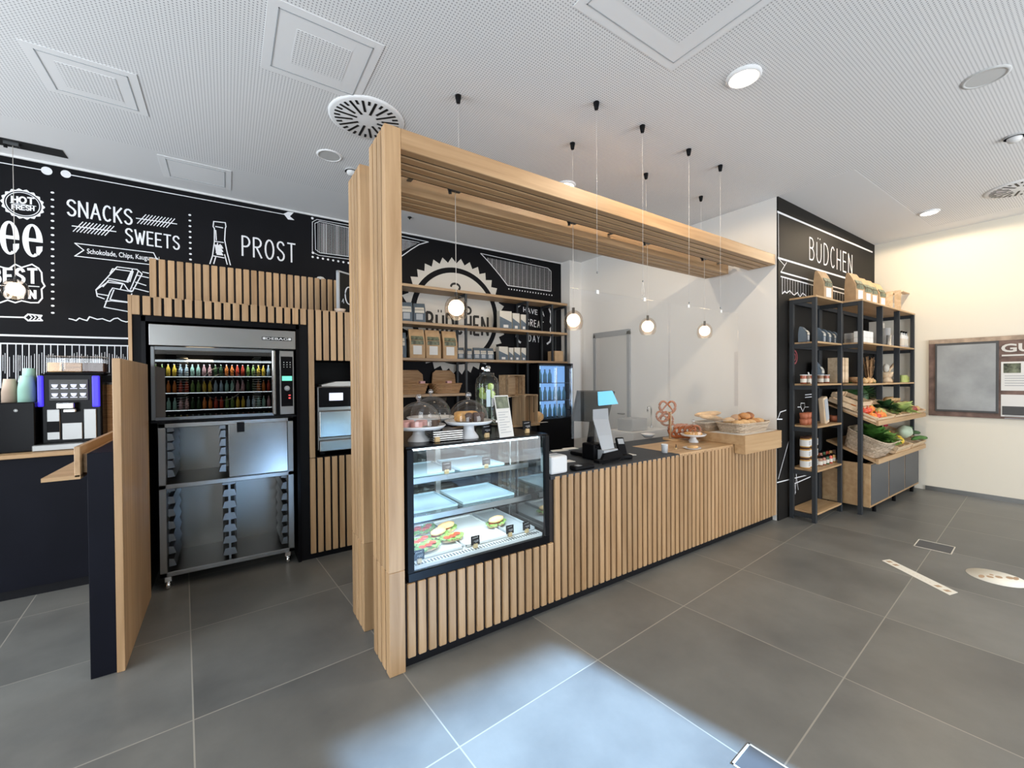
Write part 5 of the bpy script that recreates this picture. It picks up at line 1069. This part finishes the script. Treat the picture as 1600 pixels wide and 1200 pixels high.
# ---- second row
for k,(px,y,s_,z,lb) in enumerate(((1256,2.05,1.0,1.976,'slate pouch left of the front post on the second metal shelf'),(1281,2.05,1.1,1.976,'slate pouch just right of the front post'),(1290,2.05,1.05,1.976,'first of three small slate pouches in a row'),(1298,2.04,1.0,1.976,'second of three small slate pouches in a row'),(1306,2.03,.95,1.976,'third of three small slate pouches in a row'))):
    dup(s0,(px_x(px,y),y,z),.1,lb,'slate pouches on the metal shelf',sc=s_)
def boxes(name, px0, y, z, w_, h, nx, nz, m, cat, group, lbl, d_=.10, gap=.004):
    x0 = px_x(px0,y); n = 0
    for j in range(nz):
        for i in range(nx):
            lb = lbl % (('lower','upper','top')[j] if nz > 1 else 'single', ('left','middle','right','far right')[i] if nx > 1 else 'only')
            tag(obj(name, MB().box(x0+i*(w_+gap),x0+i*(w_+gap)+w_,y,y+d_,z+j*(h+.001),z+j*(h+.001)+h,c=.003), m), lb, cat, group)
boxes('tea_box',1334,1.96,1.986,.09,.075,1,2,'white_card','box','white boxes before the dark post','%s small white box on the shelf, the %s one before the dark post')
boxes('tea_box',1350,1.80,1.986,.105,.075,3,2,'white_card','box','white boxes on the second row','%s white printed box, %s of the stack on the wide shelf')
def bottle(px, y, z, r, h, m, lb, group, capm='black', nk=.4, name='bottle', cat='bottle'):
    x = px_x(px,y); t = thing(name, lb, cat, (x,y,z), group)
    obj('body', MB().lathe([(0,0),(r,0),(r,h*.68),(r*nk,h*.80),(r*nk,h*.9)],(x,y,z),18), m, t); obj('cap', MB().cyl((x,y,z+h*.9),r*nk*1.15,h*.1,12), capm, t)
    obj('label_wrap', MB().lathe([(r*1.01,h*.15),(r*1.01,h*.55)],(x,y,z),18), 'beige_card', t); return t
for k,(px,h,r,m,lb) in enumerate(((1385,.28,.045,'white','tall white canister in the second row'),(1391,.16,.04,'white','short white canister before the tall one'),(1397,.15,.03,'rhubarb','small red bottle beside the white canisters'))):
    x = px_x(px,1.84+.1*(k==0)); tag(obj('canister', MB().cyl((x,1.84+.1*(k==0),1.986),r,h,20), m), lb,'canister','canisters in the second row')
for k, px in enumerate((1408.5,1412,1415.5)): bottle(px,1.82,1.986,.028,.24,'white',('left','middle','right')[k]+' white bottle with black cap in the second row','white bottles in the second row')
tag(obj('carton', MB().box(7.55,7.85,2.0,2.10,1.986,2.36,c=.003), 'beige_card'),'tall cream carton behind the white bottles','box')
# ---- third row
for k, px in enumerate((1255.5,1261,1266.5,1282,1291)):
    bottle(px,2.02,1.513,.03,.10,'spice' if k%2 else 'jam','%s white-lidded jar in the third row' % ('first','second','third','fourth','last')[k],'white-lidded jars in the third row','white',1.0,'jar','jar')
dup(s0,(px_x(1278,2.1),2.10,1.513),.2,'large silver pouch leaning behind the white-lidded jars','slate pouches on the metal shelf',sc=(1.9,1.2,1.5))
tag(obj('info_card', MB().prism([(5.36,2.0,1.513),(5.40,2.0,1.513),(5.37,2.02,1.64),(5.345,2.02,1.64)],(0,.004,0)), 'paper'),'small white card leaning at the left of the third row','card')
t = thing('wooden_box','upright wooden wine box with a slot in the third row','box',(px_x(1314,2.0),2.04,1.513)); x = px_x(1314,2.0)
for k in range(2): obj('plank', MB().box(x-.11+k*.13,x-.02+k*.13+.01,1.96,2.10,1.513,1.82,c=.003), 'crate_light', t)
obj('back', MB().box(x-.10,x+.11,2.0,2.10,1.515,1.80), 'crate', t)
tag(obj('wicker_bowl', MB().lathe([(0,0),(.05,0),(.09,.07),(.085,.07),(.05,.008),(0,.008)],(px_x(1334,1.98),1.98,1.513),20), 'wicker'),'small brown bowl beside the wooden box','bowl')
t = thing('dried_bouquet','bushy dried brown plant bundle in the third row','plant',(px_x(1360,1.95),1.97,1.506)); x = px_x(1361,1.95); rd = random.Random(2); mb = MB()
for k in range(60):
    a = rd.uniform(0,6.28); e = rd.uniform(.2,1); mb.tube([(x,1.97,1.51),(x+.05*e*math.cos(a),1.97+.04*e*math.sin(a),1.62),(x+.12*e*math.cos(a),1.97+.06*e*math.sin(a),1.68+.18*rd.random())],.006,4)
obj('stems', mb, 'wicker', t)
for k,(px,r,m,lb) in enumerate(((1351,.035,'onion','garlic bulb at the left of the wide shelf third row'),(1357,.04,'bread_pale','pale bulb beside the garlic'),(1364,.03,'onion','small bulb before the dried plant'))): tag(obj('bulb', MB().ball((px_x(px,1.80),1.80,1.506+r*.8),r,12,jit=.06,seed=k).cyl((px_x(px,1.80),1.80,1.506+r*1.5),.006,.02,6), m), lb,'vegetable','bulbs in the third row')
mb = MB()
for k in range(9): mb.tube([(px_x(1366,1.78)+.01*k,1.78+.006*k,1.512),(px_x(1366,1.78)+.18,1.80+.008*k,1.53),(px_x(1366,1.78)+.3,1.80+.01*k,1.52)],.006,5)
tag(obj('herb_bunch', mb, 'leaf'),'bunch of green herbs lying before the dried plant','herbs')
t = thing('mortar','wooden mortar with a pestle sticking out in the third row','mortar',(px_x(1388,1.85),1.87,1.506)); x = px_x(1388,1.85)
obj('cup', MB().lathe([(0,0),(.07,0),(.075,.02),(.05,.06),(.065,.08),(.085,.14),(.078,.14),(.05,.09),(0,.08)],(x,1.87,1.506),24), 'crate_light', t); obj('pestle', MB().tube([(x,1.87,1.60),(x+.12,1.86,1.69),(x+.24,1.85,1.75)],.02,10,rr=[.026,.014,.022]), 'crate_light', t); obj('scoop', MB().ball((x-.05,1.86,1.70),.06,14,sc=(.8,.6,1)), 'beige_card', t)
for k in range(3): tag(obj('jar_stack', MB().cyl((px_x(1410+k*3.6,1.82),1.82,1.506),.03,.10-.02*(k==2),16), 'leaf_pale'), ('left','middle','right')[k]+' pale green jar at the end of the third row','jar','pale jars in the third row')
# ---- fourth row: terracotta jars, packet, bowl
n = 0
for j in range(2):
    for i in range(3):
        lb = ('lower','upper')[j]+' '+('left','middle','right')[i]+' terracotta cup stacked in the fourth row'
        tag(obj('terracotta_cup', MB().lathe([(0,0),(.034,0),(.040,.066),(.036,.066),(.030,.006),(0,.006)],(5.335+.088*i,2.06,1.051+j*.067),18), 'terracotta'), lb,'cup','terracotta cups')
t = thing('product_packet','tall cream packet leaning in the fourth row','packet',(px_x(1289,2.0),2.0,1.051)); x = px_x(1289,2.0); T = Matrix.Translation((x,2.0,1.051)) @ Matrix.Rotation(-.22,4,'Y')
obj('pack', MB().box(-.055,.055,-.03,.03,.0,.31,c=.012,T=T), 'kraft_pale', t); obj('label_sticker', MB().box(-.045,.045,-.033,-.031,.04,.29,T=T), 'light_grey', t)
tag(obj('clay_bowl', MB().lathe([(0,0),(.045,0),(.07,.07),(.065,.07),(.04,.008),(0,.008)],(px_x(1304,2.0),2.0,1.051),20), 'terracotta'),'clay bowl beside the leaning packet','bowl')
# ---- fifth row: labelled jars 3 x 3, small spice jars
j0 = None
for j in range(3):
    for i in range(3):
        lb = ('bottom','middle','top')[j]+' '+('left','centre','right')[i]+' white-labelled orange jar in the three-by-three stack'
        x = 5.342+.103*i; z = .571+j*.117
        if j0 is None:
            j0 = thing('labelled_jar',lb,'jar',(0,0,0),'orange jars stacked three high')
            obj('glass_body', MB().lathe([(0,0),(.046,0),(.048,.01),(.048,.085),(.042,.095)],(0,0,0),20), 'honey', j0); obj('lid', MB().cyl((0,0,.095),.044,.02,20), 'choc', j0)
            obj('label_wrap', MB().lathe([(.0487,.012),(.0487,.082)],(0,0,0),20), 'white_card', j0); j0.location = (x,2.05,z)
            l = MB()
            for k in range(3): l.box(-.025,.02,-.0496,-.0487,.03+k*.016,.035+k*.016)
            obj('print_lines', l, 'poster_dark', j0)
        else: dup(j0,(x,2.05,z),0,lb)
k = 0
for r_ in range(2):
    for i in range(5):
        m = ('spice','jam','leaf_dark','tomato','honey')[(i+r_)%5]
        bottle(1281+i*5.2,2.0+.08*r_,.571,.028,.10+.03*r_,m,'%s small spice jar in the %s line of the fifth row' % (('first','second','third','fourth','fifth')[i],('front','rear')[r_]),'spice jars in the fifth row','black',.9,'spice_jar','jar')
# ---- tilted produce shelves
def tilt(x, zf, y=1.625, a=.40, rz=0): return Matrix.Translation((x,y,zf)) @ Matrix.Rotation(a,4,'X') @ Matrix.Rotation(rz,4,'Z')
def tcrate(x, zf, w_, d_, h, label, m='crate_light', y=1.625, a=.40):
    c = crate(w_,d_,h,m,label,'produce crates on the tilted shelves',2); T = tilt(x,zf,y,a) @ Matrix.Translation((0,d_/2,.001)); c.matrix_world = T; c.location = T.to_translation(); c.rotation_euler = T.to_euler(); return T
def leafy(name, c, r, n, m, label, cat, seed=0, ln=.12, group=None, up=.6):
    rd = random.Random(seed); mb = MB(); c = Vector(c)
    for k in range(n):
        a = rd.uniform(0,6.28); el = rd.uniform(.1,1.3)*up; d = Vector((math.cos(a)*math.cos(el),math.sin(a)*math.cos(el),math.sin(el))); s_ = d.cross(Vector((0,0,1))).normalized(); u_ = s_.cross(d)
        b = c+d*r*.2; L_ = ln*rd.uniform(.7,1.2); w2 = L_*.32; mb.add([b, b+d*L_*.4+s_*w2+u_*.01, b+d*L_*.45-u_*.012, b+d*L_*.4-s_*w2+u_*.01, b+d*L_*.8+s_*w2*.8-u_*.015, b+d*L_*.85-u_*.03, b+d*L_*.8-s_*w2*.8-u_*.015, b+d*L_-u_*.04],[(0,1,2),(0,2,3),(1,4,5,2),(2,5,6,3),(4,7,5),(5,7,6)],True)
    return tag(obj(name, mb, m), label, cat, group)
T = tcrate(6.36,1.056,.56,.40,.065,'pale shallow crate of orange peppers on the upper tilted shelf')
for k,(dx,dy,dz,m,nm,lb) in enumerate(((-.20,-.12,.04,'orange_veg','pepper','orange pepper in the front left corner'),(-.10,-.13,.04,'tomato','pepper','red pepper second in the front row'),(0,-.13,.04,'orange_veg','pepper','orange pepper in the middle of the front row'),(.10,-.13,.04,'orange_veg','pepper','orange pepper right of the middle, front row'),(-.16,-.02,.05,'tomato','pepper','red pepper in the second row'),(-.05,-.02,.06,'tomato','pepper','red pepper in the middle of the second row'),(.06,-.01,.07,'orange_veg','pepper','orange pepper at the right of the second row'),(-.12,.09,.06,'orange_veg','pepper','orange pepper at the back of the heap'),(.0,.08,.08,'lemon','pepper','yellow pepper on top of the heap'),(.19,-.08,.05,'melon','melon','green-brown melon in front at the crate end'),(.18,.06,.06,'melon','melon','green-brown melon behind the other melon'))):
    p = T @ Vector((dx,dy,dz)); mb = MB().ball(p,.055 if nm == 'pepper' else .07,14,sc=(1.0,.85,.8),jit=.08,seed=k).tube([p+Vector((0,0,.035)),p+Vector((.008,.005,.062))],.006,5)
    tag(obj(nm, mb, m), lb+' of the pepper crate','vegetable','peppers and melons in the pale crate')
T = tcrate(7.02,1.056,.62,.40,.065,'shallow crate of greens and pale lettuce on the upper tilted shelf')
p = T @ Vector((-.14,-.04,.06)); leafy('broccoli', p, .1, 70, 'leaf_dark','dark green leafy head left of the pale lettuce','vegetable',3,.11,up=1.1)
p = T @ Vector((.08,-.15,.06)); leafy('lettuce', p, .10, 80, 'leaf_pale','pale yellow-green lettuce spilling over the shelf edge','lettuce',4,.145,up=.9)
T = tcrate(7.70,1.056,.60,.42,.075,'crate of potatoes and red onions at the right end of the upper tilted shelf')
for k in range(12):
    dx, dy = -.20+.13*(k%4), -.13+.12*(k//4); p = T @ Vector((dx,dy,.055+.02*(k//4))); m = 'red_onion' if k in (1,2,6) else 'onion'
    tag(obj('potato' if m == 'onion' else 'red_onion', MB().ball(p,.05,12,sc=(1.2,.9,.8),jit=.07,seed=k), m), ('%s in the %s row, %s from the left, of the corner crate' % ('potato' if m == 'onion' else 'red onion',('front','middle','back')[k//4],('first','second','third','fourth')[k%4])),'vegetable','potatoes and onions in the corner crate')
c = crate(.40,.30,.13,'crate_light','open slatted crate tipped on its side above the left end of the tilted shelf','produce crates on the tilted shelves',2); c.location = (6.30,2.03,1.33); c.rotation_euler = (.55,0,PI/2+.1); c.location = (6.22,1.93,1.235); c.rotation_euler = (.40,0,0)
leafy('leek_bunch', (6.55,2.02,1.30),.1,60,'leaf_dark','dark leafy bunch at the back of the upper tilted shelf','vegetable',8,.2,'dark greens at the back',1.4)
leafy('leek_bunch', (6.95,2.02,1.30),.1,50,'leaf_dark','dark leafy bunch in the middle back of the upper tilted shelf','vegetable',9,.18,'dark greens at the back',1.4)
p = (6.72,1.95,1.27); t = thing('watermelon','large dark green melon standing behind the pepper crate','vegetable',p); obj('fruit', MB().ball((6.72,1.95,1.33),.10,18,sc=(.8,.8,1.2)), 'leaf_dark', t); obj('stalk', MB().tube([(6.72,1.95,1.44),(6.73,1.95,1.47)],.006,5), 'onion', t)
# lower shelf
bw = basket('produce_basket',.62,.42,.22,'wicker_grey','grey wicker basket full of chard on the lower tilted shelf','baskets on the lower tilted shelf',.8)
T = tilt(6.38,.622) @ Matrix.Translation((0,.20,.002)); bw.location = T.to_translation(); bw.rotation_euler = T.to_euler(); bw['category'] = 'basket'
p = T @ Vector((-.08,-.04,.17)); leafy('chard', p, .12, 110, 'leaf','dark green chard heaped in the grey wicker basket','vegetable',11,.165,up=1.0)
p = T @ Vector((.13,-.12,.16)); leafy('romaine', p, .08, 50, 'leaf_light','lighter green romaine over the right rim of the wicker basket','lettuce',12,.14,up=.9)
T = tcrate(7.02,.622,.58,.46,.11,'slatted crate of lemons and courgettes on the lower tilted shelf')
for k,(dx,dy,dz) in enumerate(((.12,-.14,.09),(.20,-.10,.09),(.10,-.02,.10),(.18,.02,.10),(.02,.06,.11),(.10,.12,.12))):
    p = T @ Vector((dx,dy,dz)); tag(obj('lemon', MB().ball(p+Vector((0,0,.02)),.053,12,sc=(1.3,.9,.9),jit=.03,seed=k).ball(p+Vector((.065,0,.02)),.012,6), 'lemon'), ('front left','front right','second row left','second row right','third row','rearmost')[k]+' yellow lemon in the lower crate','lemon','lemons in the lower crate')
p = T @ Vector((-.12,-.10,.08)); leafy('celery', p, .1, 60,'leaf_light','pale green celery left of the lemons','vegetable',14,.13,up=1.0)
T = tcrate(7.70,.622,.60,.46,.09,'shallow crate of cabbage and cucumbers at the right end of the lower tilted shelf')
p = T @ Vector((-.12,-.05,.16)); tag(obj('cabbage', MB().ball(p,.105,18,sc=(1.3,.8,.8),jit=.05), 'fennel'),'large pale green pointed cabbage in the corner crate','vegetable')
p = T @ Vector((-.20,.14,.14)); mb = MB()
for k in range(6): mb.tube([p+Vector((.02*k,0,0)),p+Vector((-.02+.025*k,.01,.16)),p+Vector((-.05+.03*k,.01,.27))],.011,7)
tag(obj('rhubarb', mb, 'rhubarb'),'dark red rhubarb stalks standing behind the pale cabbage','vegetable')
for k,(dx,dy,dz) in enumerate(((.10,-.16,.10),(.16,-.06,.12),(.20,.04,.14))):
    p = T @ Vector((dx,dy,dz)); tag(obj('cucumber', MB().tube([p+Vector((-.13,.02,-.01)),p+Vector((-.07,0,.005)),p+Vector((.05,-.03,.01)),p+Vector((.13,-.06,0)),p+Vector((.16,-.075,-.005))],.026,10,rr=[.012,.026,.028,.024,.008]), ('leaf','leaf_dark','leaf_dark')[k]), ('front','middle','rear')[k]+' cucumber at the right end of the corner crate','vegetable','cucumbers in the corner crate')
# ================================================================== coffee counter things
MY = 4.72
def C(px, py): return yp(px, py, MY)
a, b = C(63,697), C(158,590); x0, x1 = a.x, b.x; zb_ = CT; zt = C(110,584).z
t = thing('coffee_machine','black and steel bean-to-cup coffee machine with a lit touch screen','coffee machine',((x0+x1)/2,MY+.2,CT))
obj('housing', MB().box(x0,x1,MY+.02,MY+.40,zb_+.02,zt,c=.012), 'black_gloss', t)
obj('base', MB().box(x0-.02,x1+.01,MY-.10,MY+.40,CT,CT+.05,c=.006), 'steel', t)
q0, q1 = C(76,593), C(138,625); o = obj('touch_screen', MB().box(q0.x,q1.x,MY+.005,MY+.02,q1.z,q0.z,c=.003), 'poster_dark', t)
for r_ in range(2):
    for k in range(4):
        cx_ = q0.x+(q1.x-q0.x)*(.14+.24*k); cz_ = q1.z+(q0.z-q1.z)*(.66-.42*r_)
        obj('cup_icon', MB().lathe([(0,0),(.012,.006),(.019,.028),(0,.028)],(cx_,MY+.004,cz_-.01),12,T=Matrix.Diagonal((1,1,1,1))).box(cx_-.02,cx_+.02,MY+.002,MY+.005,cz_-.018,cz_-.013), 'screen_lit', o)
for px in ((58.5,66.5),(144,155)):
    l0, l1 = C(px[0],636), C(px[1],587); obj('light_bar', MB().box(l0.x,l1.x,MY-.005,MY+.03,l0.z,l1.z,c=.008), 'led_blue', t)
q0, q1 = C(92,629), C(120,638); o = obj('spout', MB().box(q0.x,q1.x,MY-.07,MY+.02,q1.z,q0.z,c=.008).box(q0.x+.03,q1.x+.005,MY-.05,MY+.02,C(0,648).z+.0,q1.z,c=.006), 'steel_bright', t)
for (pa, pb_, m) in (((72,640),(94,687),'steel'),((96,661),(129,686),'steel'),((130,639),(151,685),'steel')):
    q0, q1 = C(*pa), C(*pb_); obj('front_plate', MB().box(q0.x,q1.x,MY+.004,MY+.02,q1.z,q0.z,c=.004), m, t)
q0, q1 = C(73,659), C(93,675); obj('drip_grid', MB().box(q0.x,q1.x,MY+.0,MY+.004,q1.z,q0.z), 'black', t)
h0 = None
for k,(px,lb) in enumerate(((84,'left clear bean hopper with pale powder on the coffee machine'),(108,'middle clear bean hopper on the coffee machine'),(143,'right clear bean hopper full of dark beans on the coffee machine'))):
    x = C(px,570).x; w2 = .055 if k < 1 else .068
    o = obj('bean_hopper', MB().box(x-w2,x+w2,MY+.05,MY+.20,zt+.012,zt+.135,c=.01), 'glass_dome', t, label=lb)
    obj('beans', MB().box(x-w2+.006,x+w2-.006,MY+.056,MY+.194,zt+.014,zt+.09,c=.008), ('bread_pale','wicker','choc')[k], o); obj('lid', MB().box(x-w2-.004,x+w2+.004,MY+.045,MY+.205,zt+.133,zt+.145,c=.004), 'glass_smoke', o)
obj('top_tray', MB().box(x0+.02,x1+.01,MY+.03,MY+.3,zt,zt+.012), 'black', t)
a = C(60,628); t = thing('milk_fridge','glossy black milk fridge left of the coffee machine','fridge',(a.x-.25,MY+.2,CT)); 
obj('body', MB().box(a.x-.55,a.x-.005,MY-.06,MY+.38,CT,a.z,c=.006), 'black_gloss', t); obj('lock', MB().cyl((0,0,0),.012,.006,14,T=Matrix.Translation((C(24,641).x+.02,MY-.06,C(24,641).z)) @ Matrix.Rotation(PI/2,4,'X')), 'steel_bright', t)
fz = a.z
def cups(px, y, m, n, lb, r=.044):
    x = yp(px,600,y).x; t = thing('cup_stack', lb, 'paper cups', (x,y,fz), 'stacks of paper cups'); r1 = r
    for k in range(n): obj('cup', MB().lathe([(r*.72,.012*k+.105),(r,.012*k),(r*.98,.012*k),(r*.70,.012*k+.103),(0,.012*k+.105)],(x,y,fz+.001),20), m, t)
cups(15,MY+.10,'cup_beige',7,'short stack of beige paper cups on the milk fridge'); cups(42,MY+.06,'mint',9,'front stack of mint paper cups on the milk fridge',.050); cups(46,MY+.20,'mint',14,'taller mint cup stack behind, on the milk fridge',.044)
q = C(163,650); t = thing('lid_dispenser','copper-brown upright lid dispenser right of the coffee machine','dispenser',(q.x,MY+.2,CT)); obj('tube', MB().cyl((q.x,MY+.22,CT),.035,.50,20), 'wicker', t); obj('cap', MB().cyl((q.x,MY+.22,CT+.50),.037,.02,20), 'steel', t)
q = yp(176,640,5.25); t = thing('steel_basin','grey steel basin block at the right end of the coffee counter','basin',(q.x,5.3,0)); obj('block', MB().box(q.x-.12,-.62,5.24,5.46,0,q.z+.04,c=.004), 'steel', t); obj('rim', MB().box(q.x-.13,-.62,5.23,5.47,q.z+.04,q.z+.06,c=.003), 'chrome', t)
# ------------------------------------------------------------------ sign and small bowls on the oven cabinet
a, b = yp(530,430,4.3), yp(549,487,4.3); t = thing('chalk_sign','dark framed chalk sign with a round 0 on top of the oven cabinet','sign',(a.x+.1,4.4,2.216))
T = Matrix.Translation((a.x,4.30,2.216)) @ Matrix.Rotation(.55,4,'Z'); hh = a.z-2.216+.03
obj('board', MB().box(0,.34,0,.02,0,hh,T=T), 'chalk_brown', t); obj('frame', MB().box(-.015,.0,-.005,.025,0,hh+.015,T=T).box(.34,.355,-.005,.025,0,hh+.015,T=T).box(-.015,.355,-.005,.025,hh,hh+.015,T=T).box(-.015,.355,-.005,.025,0,.012,T=T), 'grey_plastic', t)
obj('chalk_drawing', MB().tube([(.12+.05*math.cos(k*PI/10),-.002,hh*.5+.085*math.sin(k*PI/10)) for k in range(20)],.006,5,closed=True,T=T).tube([(.03,-.002,hh*.32),(.045,-.002,hh*.4),(.05,-.002,hh*.3)],.004,5,T=T), 'chalk', t)
q = yp(535,482,4.22); tag(obj('small_bowl', MB().lathe([(0,0),(.03,0),(.05,.045),(.045,.045),(.028,.006),(0,.006)],(q.x-.02,4.22,2.216),20), 'cup_beige'),'small beige bowl at the foot of the chalk sign','bowl')
a = yp(501,434,4.9); tag(obj('lamp_dome', MB().lathe([(0,.07),(.03,.062),(.048,.04),(.055,0),(0,0)],(a.x,4.9,yp(233,403,4.68).z),24), 'paper'),'pale dome-shaped lid on top of the upper cabinet','lid')

# ================================================================== drinks cooler against the rear wall (seen mirrored in the oven door)
t = thing('drinks_cooler','open lit drinks cooler against the rear wall, seen as a reflection in the oven door','cooler',(-.14,-3.2,0))
obj('cabinet', MB().box(-1.30,-1.26,-3.48,-2.85,0,2.15).box(.98,1.02,-3.48,-2.85,0,2.15).box(-1.26,.98,-3.48,-3.44,0,2.15).box(-1.26,.98,-3.44,-2.85,0,.62).box(-1.26,.98,-3.44,-2.85,2.05,2.15), 'black', t)
obj('lit_header', MB().box(-1.24,.96,-2.95,-2.9,2.0,2.04), 'case_light', t)
CS = (.64,1.0,1.36,1.70)
for z in CS: o = obj('cooler_shelf', MB().box(-1.26,.98,-3.43,-2.92,z-.02,z), 'steel', t); obj('light_strip', MB().box(-1.25,.97,-2.925,-2.915,z-.018,z-.004), 'case_light', o)
pz = {}
BM = ['tomato','leaf_light','lemon','tray_blue','mint','pink','leaf_dark','orange_veg']
for zi, z in enumerate(CS):
    for k in range(22):
        m = BM[(k//2+zi*3)%8] if k < 16 else BM[(k//2+zi*3)%8]; lb = '%s bottle, %s of its %s pair, %s shelf of the reflected cooler' % ({'tomato':'red','leaf_light':'green','lemon':'yellow','tray_blue':'pale blue','mint':'mint','pink':'pink','leaf_dark':'dark green','orange_veg':'orange'}[m],('left','right')[k%2],'first' if k < 16 else 'last',('lowest','second','third','highest')[zi])
        if m not in pz:
            b_ = thing('soda_bottle',lb,'bottle',(0,0,0),'bottles in the reflected cooler'); obj('body', MB().lathe([(0,0),(.034,0),(.034,.15),(.013,.21),(.013,.24)],(0,0,0),12), m, b_); obj('cap', MB().cyl((0,0,.24),.015,.014,10),'white',b_); b_.location = (-1.20+k*.1,-3.02,z+.001); pz[m] = b_
        else: dup(pz[m],(-1.20+k*.1,-3.02,z+.001),0,lb)
light('AREA','cooler_lamp',(-.14,-2.95,1.98),45,(.85,.94,1),2.0,.08,to=(-.14,-3.1,0))
